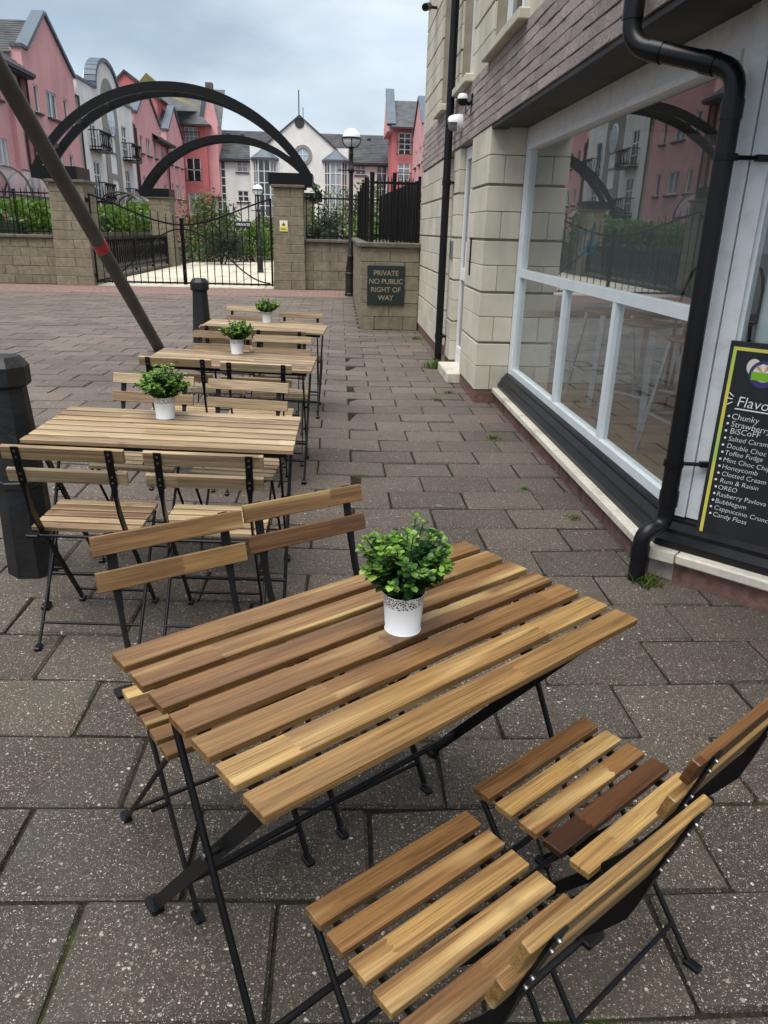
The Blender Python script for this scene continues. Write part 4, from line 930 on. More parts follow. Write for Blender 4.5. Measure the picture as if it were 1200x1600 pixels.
def fwin(t, F, w, cols=2, rows=1, sill=True, d=0.0, fr=.055, pane='far_pane', sillmat='dark_trim', ratio=None):
    s0, s1, z0, z1 = w; m = MB(); da, db = d-.10, d-.045
    xs = [s0+(s1-s0)*i/cols for i in range(cols+1)]; zs = [z0+(z1-z0)*i/rows for i in range(rows+1)]
    for i, x in enumerate(xs):
        e = fr*.62 if 0 < i < cols else fr
        fbox(m, F, max(s0, x-e), min(s1, x+e), z0, z1, da, db)
    for i, z in enumerate(zs):
        e = fr*.55 if 0 < i < rows else fr
        fbox(m, F, s0, s1, max(z0, z-e), min(z1, z+e), da-.002, db-.004)
    o = wb(m, 'window', 'white_upvc', t)
    p = MB(); fbox(p, F, s0+.01, s1-.01, z0+.01, z1-.01, d-.095, d-.085); wb(p, 'pane', pane, o)
    if sill: k = MB(); fbox(k, F, s0-.12, s1+.12, z0-.10, z0-.01, d-.05, d+.12); wb(k, 'sill', sillmat, o)
    return o
def slates(m, F, s0, s1, z0, d0, z1, d1, n=16, th=.035):
    """stepped slate courses from eave (z0,d0) to ridge (z1,d1)"""
    for i in range(n):
        a, b_ = i/n, (i+1)/n; za, zb = z0+(z1-z0)*a, z0+(z1-z0)*b_; da, db = d0+(d1-d0)*a, d0+(d1-d0)*b_
        m.add([F.P(s0, za+th, da), F.P(s1, za+th, da), F.P(s1, zb+th*.3, db), F.P(s0, zb+th*.3, db), F.P(s0, za, da), F.P(s1, za, da)], [(0, 1, 2, 3), (4, 5, 1, 0)])
def main_roof(t, F, s0, s1, ze, zr, d0=.25, dr=-4.6, n=16):
    m = MB(); slates(m, F, s0, s1, ze, d0, zr, dr, n); slates(m, F, s0, s1, ze, 2*dr-d0, zr, dr, 4); r = wb(m, 'roof', 'slate', t)
    m = MB(); m.add([F.P(s0, ze-.1, 0), F.P(s0, zr-.05, dr), F.P(s0, ze-.1, 2*dr)], [(0, 1, 2)]); m.add([F.P(s1, ze-.1, 0), F.P(s1, zr-.05, dr), F.P(s1, ze-.1, 2*dr)], [(0, 1, 2)]); wb(m, 'roof_end', 'slate', r)
    m = MB(); fbox(m, F, s0, s1, ze-.16, ze-.02, d0-.02, d0+.12); fbox(m, F, s0, s1, ze-.22, ze-.15, -.02, d0+.02); wb(m, 'gutter', 'dark_trim', t)
def rainpipe(t, F, s, z1, d=.07): m = MB(); m.tube([F.P(s, -.1, d), F.P(s, z1, d)], .05, 8); wb(m, 'rainpipe', 'dark_trim', t)
def coping(t, F, poly, w0, w1, th=.13):
    """lead coping slab along a polyline (s,z), from depth w0 to w1"""
    m = MB()
    for (a, za), (b_, zb) in zip(poly[:-1], poly[1:]):
        L_ = math.hypot(b_-a, zb-za); nx_, nz_ = -(zb-za)/L_*th, (b_-a)/L_*th
        if nz_ < 0: nx_, nz_ = -nx_, -nz_
        vs = [F.P(s, z, d) for d in (w0, w1) for s, z in ((a, za), (b_, zb), (b_+nx_, zb+nz_), (a+nx_, za+nz_))]
        m.add(vs, [(0, 1, 2, 3), (4, 7, 6, 5), (0, 4, 5, 1), (1, 5, 6, 2), (2, 6, 7, 3), (3, 7, 4, 0)])
    wb(m, 'gable_coping', 'lead_coping', t)
TF = Fac((-13, 0, 0), (0, 1, 0), (1, 0, 0))
def gable_house(s0, s1, sa, za, mat, label, wins, ze=8.15, link0=None, group='terrace houses on the left'):
    t = thing('gabled_house', label, 'house', TF.P((s0+s1)/2, 0), group=group)
    hs = [(a, b_, c, e) for a, b_, c, e, k in wins]
    wall_holes(t, TF, [(s0, -.2), (s1, -.2), (s1, ze), (sa, za), (s0+.55, ze), (s0, ze)], hs, .45, mat)
    for a, b_, c, e, k in wins: fwin(t, TF, (a, b_, c, e), k)
    coping(t, TF, [(s0-.08, ze), (s0+.5, ze)], -.4, .10); coping(t, TF, [(s0+.5, ze-.03), (sa, za)], -.42, .12, .16); coping(t, TF, [(sa, za), (s1+.06, ze-.03)], -.42, .12, .16)
    m = MB()
    for (a, za_), (b_, zb_) in (((s0-.1, ze-.2), (sa, za-.25)), ((s1+.1, ze-.2), (sa, za-.25))):
        for i in range(14):
            k0, k1 = i/14, (i+1)/14; q0 = (a+(b_-a)*k0, za_+(zb_-za_)*k0); q1 = (a+(b_-a)*k1, za_+(zb_-za_)*k1)
            m.add([TF.P(q0[0], q0[1]+.03, -.40), TF.P(q0[0], q0[1]+.03, -6), TF.P(q1[0], q1[1]+.005, -6), TF.P(q1[0], q1[1]+.005, -.40), TF.P(q0[0], q0[1]-.02, -.40), TF.P(q0[0], q0[1]-.02, -6)], [(0, 1, 2, 3), (4, 5, 1, 0)])
    wb(m, 'roof', 'slate', t)
    m = MB(); fbox(m, TF, s0, s1, -.2, ze-.2, -9, -.44); wb(m, 'side_wall', mat, t)
    rainpipe(t, TF, s0-.02, ze-.9)
    return t
def rows3(ws): return [(a, b_, z, z+h, k) for (a, b_, k) in ws for z, h in ((5.92, 1.06), (3.52, 1.05), (1.1, 1.05))]
# link house with long eave, extreme left
t = thing('terrace_house', 'pink terrace house with long dark eave at the left edge', 'house', TF.P(30, 0), group='terrace houses on the left')
ws = [(32.45, 33.35), (29.2, 30.2), (26, 27), (23, 24)]; hs = [(a, b_, z, z+1.0) for a, b_ in ws for z in (5.9, 3.52, 1.1)]
wall_holes(t, TF, [(16, -.2), (35.6, -.2), (35.6, 7.15), (16, 7.15)], hs, .5, 'pink_render', d=-.15)
for h in hs: fwin(t, TF, h, 2, d=-.15)
main_roof(t, TF, 16, 35.7, 7.2, 10.6, .35, -4.6, 18); rainpipe(t, TF, 35.3, 7.0, -.08); rainpipe(t, TF, 31.6, 7.0, -.08)
m = MB(); fbox(m, TF, 34.0, 34.6, -.2, 7.0, -.15, .05); wb(m, 'pilaster', 'pink_render', t)
# barrel-vaulted glass canopy before it
def canopy(s0, s1, d0, d1, z0, rise, label, ribs=4):
    t = thing('glass_canopy', label, 'canopy', TF.P((s0+s1)/2, z0, (d0+d1)/2), group='glass entrance canopies')
    n = 10; vs = []; dm = (d0+d1)/2; hw = (d1-d0)/2
    for s in (s0, s1):
        for k in range(n+1): a = pi*k/n; vs.append(TF.P(s, z0+rise*sin(a), dm+hw*cos(a)))
    m = MB(); m.add(vs, [(k, k+1, n+2+k, n+1+k) for k in range(n)]); wb(m, 'glazing', 'clear_canopy', t, 60)
    for i in range(ribs):
        s = s0+(s1-s0)*i/(ribs-1); m = MB(); m.tube([TF.P(s, z0+rise*1.02*sin(pi*k/n), dm+hw*1.02*cos(pi*k/n)) for k in range(n+1)], .045, 6); wb(m, 'rib', 'grey_pole', t)
    for s in (s0, s1):
        for d in (d0, d1): m = MB(); m.tube([TF.P(s, -.1, d), TF.P(s, z0, d)], .04, 6); wb(m, 'post', 'grey_pole', t)
    m = MB(); fbox(m, TF, s0, s1, z0-.05, z0+.03, d0-.03, d0+.03); fbox(m, TF, s0, s1, z0-.05, z0+.03, d1-.03, d1+.03); wb(m, 'beam', 'grey_pole', t)
canopy(27.6, 33.2, .3, 2.0, 2.35, .95, 'barrel shaped glass canopy behind the left railing')
canopy(43.6, 48.6, .3, 2.2, 2.55, .55, 'low glass canopy before the white arched house')
gable_house(35.65, 42.0, 38.75, 10.0, 'pink_render', 'nearest pink gabled house with steep blue grey coping', rows3([(36.5, 37.05, 1), (37.95, 39.25, 2), (40.2, 40.72, 1)]))
gable_house(53.35, 60.5, 56.9, 10.05, 'pink_render', 'second pink gabled house, just right of the white arched house', rows3([(54.5, 55.2, 1), (56.1, 57.3, 2), (58.4, 59.0, 1)]))
gable_house(62.6, 68.9, 65.9, 10.1, 'pink_render', 'third pink gabled house, furthest along the left terrace', rows3([(63.5, 64.2, 1), (65.2, 66.4, 2), (67.5, 68.1, 1)]))
t = thing('terrace_house', 'narrow pink link house with slate roof between two gables', 'house', TF.P(61.5, 0), group='terrace houses on the left')
hs = [(61.0, 62.1, 5.6, 6.7), (61.0, 62.1, 3.3, 4.4)]
wall_holes(t, TF, [(60.5, -.2), (62.6, -.2), (62.6, 7.2), (60.5, 7.2)], hs, .5, 'pink_render', d=-.1)
for h in hs: fwin(t, TF, h, 2, d=-.1)
main_roof(t, TF, 58, 63.5, 7.2, 10.2, .4)
# white house with round-headed gable
t = thing('arched_house', 'white house with round headed gable, grey stone panel and black balconies', 'house', TF.P(47.6, 0), group='terrace houses on the left')
arc = [(47.8+2.3*cos(a), 8.2+1.6*sin(a)) for a in [pi*k/18 for k in range(19)]]
doors = [(43.9, 45.0, 5.15, 7.0), (50.1, 51.2, 5.15, 7.0), (43.9, 45.0, 2.65, 4.6), (50.1, 51.2, 2.65, 4.6)]
panel = [(46.1, 49.3)]
wall_holes(t, TF, [(42.45, -.2), (52.85, -.2), (52.85, 8.2)]+arc+[(42.45, 8.2)], doors, .6, 'white_render')
for h in doors: fwin(t, TF, h, 2, 3, sill=False)
coping(t, TF, [(42.4, 8.2), (45.5, 8.2)], -.5, .08); coping(t, TF, [(50.1, 8.2), (52.9, 8.2)], -.5, .08); coping(t, TF, arc[::-1], -.5, .12, .20)
pa = [(47.75+1.5*cos(a), 7.4+1.65*sin(a)) for a in [pi*k/14 for k in range(15)]]
ph = [(47.1, 48.4, 5.35, 6.15), (47.1, 48.4, 4.2, 5.25), (47.1, 48.4, 2.6, 3.9)]
wall_holes(t, TF, [(46.25, -.2), (49.25, -.2)]+pa, ph, .06, 'grey_stone_panel', 'stone_panel', d=.05)
for h in ph: fwin(t, TF, h, 2, 2, sill=False, d=.05)
m = MB(); ov = [(47.75+.62*cos(2*pi*k/20), 6.95+.78*sin(2*pi*k/20)) for k in range(20)]; m.prism(ov, lambda a, b_, d: TF.P(a, b_, d), .04, .12); ow = wb(m, 'oval_window', 'white_upvc', t)
m = MB(); ov = [(47.75+.52*cos(2*pi*k/20), 6.95+.68*sin(2*pi*k/20)) for k in range(20)]; m.prism(ov, lambda a, b_, d: TF.P(a, b_, d), .10, .135); wb(m, 'pane', 'blue_pane', ow)
m = MB(); fbox(m, TF, 47.73, 47.77, 6.3, 7.6, .13, .15); fbox(m, TF, 47.2, 48.3, 6.93, 6.97, .13, .148); wb(m, 'glazing_bar', 'white_upvc', ow)
main_roof(t, TF, 42.0, 53.3, 7.6, 10.2, -.55, -4.6); rainpipe(t, TF, 42.3, 7.4); rainpipe(t, TF, 53.0, 7.4)
m = MB(); fbox(m, TF, 42.45, 52.85, -.2, 7.9, -9, -.98); wb(m, 'side_wall', 'white_render', t)
for s0, s1, z in ((43.5, 45.6, 5.15), (49.8, 52.0, 5.15), (43.5, 45.6, 2.65), (49.8, 52.0, 2.65)):
    m = MB(); fbox(m, TF, s0, s1, z-.08, z, .0, .62); bal = wb(m, 'balcony', 'black_steel', t)
    m = MB()
    for zz in (z+.08, z+.86): fbox(m, TF, s0, s1, zz, zz+.05, .57, .62); fbox(m, TF, s0, s0+.05, zz, zz+.05, .0, .57); fbox(m, TF, s1-.05, s1, zz, zz+.05, .0, .57)
    n = 6
    for i in range(n):
        sc = s0+(i+.5)*(s1-s0)/n; m.tube([TF.P(sc+.17*cos(2*pi*k/10), z+.50+.37*sin(2*pi*k/10), .595) for k in range(11)], .022, 5, cap=False)
    for i in range(n+1): sc = s0+i*(s1-s0)/n; m.tube([TF.P(min(max(sc, s0+.03), s1-.03), z, .595), TF.P(min(max(sc, s0+.03), s1-.03), z+.9, .595)], .02, 5)
    for dd in (.15, .3, .45):
        for sx in (s0+.025, s1-.025): m.tube([TF.P(sx, z, dd), TF.P(sx, z+.88, dd)], .018, 5)
    wb(m, 'railing', 'black_steel', bal)
# taller red gables behind the terrace
BF = Fac((0, 64, 0), (1, 0, 0), (0, -1, 0))
t = thing('gabled_house', 'red gable rising behind the white arched house', 'house', (-16, 64, 0), group='taller houses behind the terrace')
m = MB(); m.prism([(-20, 5), (-13.8, 5), (-13.8, 10.6), (-16.0, 12.2), (-20, 8.6)], lambda a, b_, d: BF.P(a, b_, d), -4, 0); wb(m, 'wall', 'red_render', t)
m = MB()
for a, b_ in (((-20.1, 8.55), (-16, 12.25)), ((-16, 12.25), (-13.5, 10.4))): m.add([BF.P(*a, .15), BF.P(*b_, .15), BF.P(*b_, -6), BF.P(*a, -6), BF.P(a[0], a[1]-.2, .15), BF.P(b_[0], b_[1]-.2, .15)], [(0, 1, 2, 3), (0, 4, 5, 1)])
wb(m, 'roof', 'slate', t)
m = MB(); m.add([(-16.6, 67, 11), (-13.4, 67, 11), (-15.1, 67, 12.6), (-15.1, 73, 12.6), (-12, 73, 11), (-18, 73, 11)], [(0, 1, 2), (1, 4, 3, 2), (0, 2, 3, 5)]); tag(m.build('distant_roof', 'lichen_slate'), 'lichen yellow slate roof tip behind the red gable', 'roof')
# red corner block at the end of the terrace
WF = Fac((0, 72, 0), (1, 0, 0), (0, -1, 0)); RF = Fac((0, 70.6, 0), (1, 0, 0), (0, -1, 0))
t = thing('corner_house', 'deep red corner house with slate hipped roof and balcony windows, left', 'house', (-12.6, 70.6, 0), group='deep red corner houses')
hs = [(-13.1, -12.0, 7.9, 9.3), (-13.1, -11.9, 5.1, 6.95), (-13.1, -11.9, 2.4, 4.2)]
wall_holes(t, RF, [(-15, -.2), (-11.3, -.2), (-11.3, 9.5), (-15, 9.5)], hs, 5, 'red_render')
for h in hs: fwin(t, RF, h, 3 if h[1] < -11.95 else 2, 2, sill=False)
m = MB(); m.add([(-15.3, 70.1, 9.5), (-10.9, 70.1, 9.5), (-12.2, 72.2, 10.7), (-14.6, 72.2, 10.7)], [(0, 1, 2, 3)]); m.add([(-10.9, 70.1, 9.5), (-10.9, 75, 9.5), (-12.2, 72.2, 10.7)], [(0, 1, 2)]); m.add([(-18, 72, 9.4), (-10.2, 72, 9.4), (-10.2, 75.5, 12.9), (-16, 75.5, 12.9)], [(0, 1, 2, 3)]); wb(m, 'roof', 'slate', t)
m = MB(); m.box(-15.3, -10.9, 70.05, 70.2, 9.36, 9.5); wb(m, 'gutter', 'dark_trim', t)
m = MB(); m.prism([(-11.75, 4), (-10.45, 4), (-10.45, 9.6), (-11.2, 12.0), (-11.75, 11.2)], lambda a, b_, d: (a, d, b_), 71.4, 74); wb(m, 'gable_wall', 'pink_render', t)
m = MB(); m.prism([(-11.95, 9.9), (-11.6, 9.9), (-11.15, 12.2), (-11.5, 12.2)], lambda a, b_, d: (a, d, b_), 71.3, 73.2); wb(m, 'gable_coping', 'lead_coping', t)
m = MB(); m.box(-11.8, -11.2, 74.6, 75.4, 12.0, 13.3); wb(m, 'chimney', 'coping_stone', t)
for z in (7.95, 5.1):
    m = MB()
    for k in range(9): m.tube([RF.P(-13.2+.17*k, z, .25), RF.P(-13.2+.17*k, z+.95, .25)], .015, 5)
    fbox(m, RF, -13.25, -11.75, z+.93, z+.98, .23, .27); fbox(m, RF, -13.25, -11.75, z, z+.05, .23, .27); wb(m, 'balcony_rail', 'black_steel', t)
# white central building
t = thing('central_building', 'white rendered building with central gable, round window and slate roof', 'building', (-3.4, 72, 0))
hs = [(-10.85, -10.0, 1.0, 6.88, 2, 9), (-9.02, -8.08, 6.05, 6.94, 2, 2), (-9.04, -8.06, 3.64, 4.54, 2, 2), (1.40, 2.34, 6.10, 6.98, 2, 2), (1.40, 2.34, 3.64, 4.54, 2, 2), (3.26, 4.2, 1.0, 6.95, 2, 9)]
wall_holes(t, WF, [(-11.4, -.2), (4.75, -.2), (4.75, 7.05), (-11.4, 7.05)], [h[:4] for h in hs], 1, 'white_render')
for h in hs: fwin(t, WF, h[:4], h[4], h[5], sill=h[5] == 2, fr=.07)
main_roof(t, WF, -11.6, 4.9, 7.05, 9.75, .35, -4.2, 18)
GF = Fac((0, 71.2, 0), (1, 0, 0), (0, -1, 0))
wall_holes(t, GF, [(-7.75, -.2), (.75, -.2), (.75, 8.1), (-.35, 8.1), (-3.45, 10.55), (-6.55, 8.1), (-7.75, 8.1)], [], 1.5, 'white_render', 'gable_wall')
m = MB()
for (a, za), (b_, zb) in (((-6.75, 7.98), (-3.45, 10.6)), ((-3.45, 10.6), (-.15, 7.98))):
    m.add([GF.P(a, za, .12), GF.P(b_, zb, .12), GF.P(b_, zb, -5), GF.P(a, za, -5), GF.P(a, za-.13, .12), GF.P(b_, zb-.13, .12)], [(0, 1, 2, 3), (0, 4, 5, 1)])
wb(m, 'gable_roof', 'slate', t)
def ring(F, c, r0, r1, d0, d1, mat, name, n=28):
    m = MB(); vs = []
    for k in range(n):
        a = 2*pi*k/n
        for r in (r0, r1):
            for d in (d0, d1): vs.append(F.P(c[0]+r*cos(a), c[1]+r*sin(a), d))
    fs = []
    for k in range(n):
        o, q = k*4, ((k+1) % n)*4; fs += [(o, q, q+1, o+1), (o+2, o+3, q+3, q+2), (o+1, q+1, q+3, o+3), (o, o+2, q+2, q)]
    m.add(vs, fs); return wb(m, name, mat, t, 40)
rw = ring(GF, (-3.2, 7.5), .52, .80, 0.0, .10, 'grey_stone_panel', 'round_window')
m = MB(); m.prism([(-3.2+.53*cos(2*pi*k/24), 7.5+.53*sin(2*pi*k/24)) for k in range(24)], lambda a, b_, d: GF.P(a, b_, d), .005, .03); wb(m, 'pane', 'blue_pane', rw)
m = MB(); fbox(m, GF, -3.23, -3.17, 6.98, 8.02, .03, .06); fbox(m, GF, -3.72, -2.68, 7.47, 7.53, .03, .058); wb(m, 'glazing_bar', 'white_upvc', rw)
m = MB(); m.prism([(-3.44+.40*cos(2*pi*k/24), 9.95+.40*sin(2*pi*k/24)) for k in range(24)], lambda a, b_, d: GF.P(a, b_, d), .01, .06); wb(m, 'round_vent', 'dark_trim', t)
m = MB(); m.tube([(-3.5, 71.6, 10.5), (-3.5, 71.6, 12.5)], .05, 6); m.tube([(-3.15, 71.6, 10.3), (-3.15, 71.6, 11.2)], .03, 6); wb(m, 'aerial', 'grey_pole', t)
for xc in (-6.5, -.33):                                            # canted bays with pointed lead roofs
    hx = [(-1.05, 0), (-.55, .75), (.55, .75), (1.05, 0)]
    for (a, da), (b_, db) in zip(hx[:-1], hx[1:]):
        pa_, pb_ = Vector(GF.P(xc+a, 0, da)), Vector(GF.P(xc+b_, 0, db)); Fb = Fac(pa_, (pb_-pa_).normalized(), Vector(((pb_-pa_).normalized().y, -(pb_-pa_).normalized().x, 0)))
        w_ = (pb_-pa_).length; fwin(t, Fb, (.04, w_-.04, 2.4, 7.0), 2, 5, sill=False, fr=.06)
    m = MB(); top = GF.P(xc, 8.0, .1); e = [GF.P(xc-1.25, 7.15, -.02), GF.P(xc-.66, 7.15, .92), GF.P(xc+.66, 7.15, .92), GF.P(xc+1.25, 7.15, -.02)]
    m.add([top]+e+[(p[0], p[1], p[2]-.16) for p in e], [(0, 1, 2), (0, 2, 3), (0, 3, 4), (1, 5, 6, 2), (2, 6, 7, 3), (3, 7, 8, 4)]); wb(m, 'bay_roof', 'lead_coping', t)
rainpipe(t, WF, -11.2, 7); rainpipe(t, WF, 4.5, 7)
for xx in (-9.8, -8.6, -5.6, 1.2, 2.6):
    m = MB(); m.cbox(xx-.16, xx+.16, 73.2, 73.6, 9.0, 9.22, .03); wb(m, 'roof_vent', 'dark_trim', t)
# red block on the right
RR = Fac((0, 66, 0), (1, 0, 0), (0, -1, 0))
t = thing('corner_house', 'deep red house with slate roof and tall windows beside the shop corner, right', 'house', (6, 66, 0), group='deep red corner houses')
hs = [(4.72, 5.72, 7.3, 8.9), (4.72, 5.72, 5.05, 6.7), (4.72, 5.72, 2.4, 4.2), (7.2, 8.2, 7.3, 8.9), (7.2, 8.2, 5.05, 6.7)]
wall_holes(t, RR, [(4.25, -.2), (10, -.2), (10, 9.25), (4.25, 9.25)], hs, 6, 'red_render')
for h in hs: fwin(t, RR, h, 2, 4, sill=False, fr=.06)
for z in (7.3, 5.05):
    m = MB()
    for k in range(8): m.tube([RR.P(4.6+.18*k, z, .25), RR.P(4.6+.18*k, z+.9, .25)], .015, 5)
    fbox(m, RR, 4.55, 5.9, z+.88, z+.93, .23, .27); fbox(m, RR, 4.55, 5.9, z, z+.05, .23, .27); wb(m, 'balcony_rail', 'black_steel', t)
m = MB(); m.add([(4.1, 65.4, 9.25), (10, 65.4, 9.25), (10, 69, 11.6), (4.1, 69, 11.6)], [(0, 1, 2, 3)]); m.add([(4.1, 69, 11.6), (10, 69, 11.6), (10, 72.6, 9.25), (4.1, 72.6, 9.25)], [(0, 1, 2, 3)]); wb(m, 'roof', 'slate', t)
m = MB(); m.prism([(66.2, 9.0), (69, 12.0), (71.8, 9.0)], lambda a, b_, d: (d, a, b_), 3.8, 4.25); wb(m, 'gable_wall', 'pink_render', t)
m = MB(); m.prism([(65.9, 9.35), (69, 12.05), (69, 12.45), (65.6, 9.5)], lambda a, b_, d: (d, a, b_), 3.75, 4.45); wb(m, 'gable_coping', 'lead_coping', t)
m = MB(); m.box(4.1, 10, 65.3, 65.45, 9.1, 9.25); wb(m, 'gutter', 'dark_trim', t)
# flank of the court on the right, seen beside the shop corner
t = thing('terrace_house', 'pink house flank partly hidden by the shop corner, right', 'house', (6.2, 55, 0))
QF = Fac((5.55, 0, 0), (0, -1, 0), (-1, 0, 0))
hs = [(-57, -56, 5.9, 7), (-54.5, -53.5, 5.9, 7), (-57, -56, 3.5, 4.6), (-54.5, -53.5, 3.5, 4.6), (-60, -59, 5.9, 7)]
wall_holes(t, QF, [(-62, -.2), (-48, -.2), (-48, 8.2), (-55, 8.2), (-58.5, 10.3), (-62, 8.2)], hs, 1, 'pink_render')
for h in hs: fwin(t, QF, h, 2)
coping(t, QF, [(-62, 8.2), (-58.5, 10.3)], -1, .1); coping(t, QF, [(-58.5, 10.3), (-55, 8.2)], -1, .1)

# ================================================================== CAFE FURNITURE
def tilt_rot(rz, x, y):
    th = SLOPE*(1-sstep(10.5, 17, y)) if -2.2 < x < 0.3 else 0.0
    return (Matrix.Rotation(th, 3, 'Y') @ Matrix.Rotation(rz, 3, 'Z')).to_euler()
def slat_mesh(lx, wy, hz, mat, b=.0016):
    m = MB(); m.cbox(-lx/2, lx/2, -wy/2, wy/2, -hz/2, hz/2, b); return m.mesh('slat', mat)
def make_chair(mat):
    root = put('folding_chair', None); root.empty_display_size = .2
    me = slat_mesh(.372, .0430, .016, mat); mb_ = slat_mesh(.385, .048, .016, mat, .0018)
    for i in range(5): put('seat_slat', me, root, (0, .149-.0592*i, .442))
    for y, z in ((-.2435, .7620), (-.2195, .6790)):
        put('back_slat', mb_, root, (0, y, z), (pi/2+.28, 0, 0))
    for sx in (-1, 1):
        m = MB(); x = sx*.146
        m.tube([(x, -.2605, .784), (x, -.2400, .713), (x, -.2215, .650)], 0, flat=(.024, .0045), side=(1, 0, 0))
        m.tube([(x, -.2225, .653), (x, -.2060, .600), (x, -.1860, .548), (x, -.1500, .487), (x, -.1050, .425), (x, .195, .022)], 0, flat=[(.010, .020), (.018, .010), (.028, .007), (.028, .007), (.022, .007), (.022, .007)], side=(0, 1, .8))
        m.build('back_leg', 'black_steel', root)
        m = MB(); x = sx*.178
        m.tube([(x, .150, .426), (x, -.175, .012)], .0062, 8); m.build('cross_leg', 'black_steel', root, 50)
        for y, xx in ((.203, sx*.146), (-.186, sx*.178)):
            m = MB(); m.cbox(xx-.011, xx+.011, y-.019, y+.019, 0, .014, .003); m.build('foot_cap', 'black_plastic', root)
        m = MB(); m.tube([(sx*.15, .165, .427), (sx*.15, -.118, .427)], 0, flat=(.018, .006), side=(0, 0, 1)); m.build('seat_rail', 'black_steel', root)
        m = MB(); m.tube([(sx*.142, .0505, .214), (sx*.187, .0505, .214)], .0055, 8); m.build('pivot_bolt', 'black_steel', root, 50)
        for z, y in ((.7700, -.2590), (.7480, -.2526), (.6870, -.2350), (.6650, -.2286)):
            m = MB(); m.tube([(sx*.146, y, z), (sx*.146, y-.0032, z-.0010)], .0040, 8); m.build('bolt', 'bolt_steel', root, 50)
        m = MB(); m.cbox(sx*.172-.022, sx*.172+.022, -.150, -.112, .418, .432, .003); m.build('stop_block', 'black_steel', root)
    for y, z, r in ((-.131, .425, .0065), (-.125, .076, .0055), (.160, .072, .0055)):
        w = .192 if z > .4 else (.178 if y < 0 else .146)
        m = MB(); m.tube([(-w, y, z), (w, y, z)], r, 8); m.build('cross_rod', 'black_steel', root, 50)
    return root
def make_table(mat):
    root = put('folding_table', None); root.empty_display_size = .2
    me = slat_mesh(1.0, .0590, .0165, mat)
    for i in range(7): put('top_slat', me, root, (0, .2400-.080*i, .6915))
    for y in (-.236, .236): m = MB(); m.tube([(-.47, y, .672), (.47, y, .672)], 0, flat=(.021, .008), side=(0, 0, 1)); m.build('rail', 'black_steel', root)
    for x in (-.462, -.20, .20, .462): m = MB(); m.box(x-.011, x+.011, -.255, .255, .674, .6825); m.build('batten', 'black_steel', root)
    for sx in (-1, 1):
        x = sx*.448; m = MB(); m.tube([(x, -.225, .668), (x, .262, .022)], 0, flat=(.028, .008), side=(0, 1, .75)); m.build('flat_leg', 'black_steel', root)
        x = sx*.472; m = MB(); m.tube([(x, .080, .672), (x, -.262, .014)], .0072, 8); m.build('rod_leg', 'black_steel', root, 50)
        for y, xx in ((.272, sx*.448), (-.268, sx*.472)): m = MB(); m.cbox(xx-.015, xx+.015, y-.024, y+.024, 0, .021, .004); m.build('foot_cap', 'black_plastic', root)
        m = MB(); m.tube([(sx*.440, -.0435, .4305), (sx*.480, -.0435, .4305)], .0075, 8); pv = m.build('pivot', 'black_steel', root, 50)
        m = MB(); m.tube([(sx*.480, -.0435, .4305), (sx*.4835, -.0435, .4305)], .0065, 8); m.build('pivot_bolt', 'bolt_steel', pv, 50)
        m = MB(); m.tube([(sx*.12, .03, .672), (sx*.12, .03, .56)], .006, 6); m.tube([(sx*.12, .03, .56), (sx*.12, -.03, .545)], .006, 6); m.build('catch', 'black_steel', root)
    for y, z, w in ((.185, .126, .448), (-.205, .126, .472), (-.06, .655, .448)): m = MB(); m.tube([(-w, y, z), (w, y, z)], .0078, 8); m.build('stretcher', 'black_steel', root, 50)
    return root
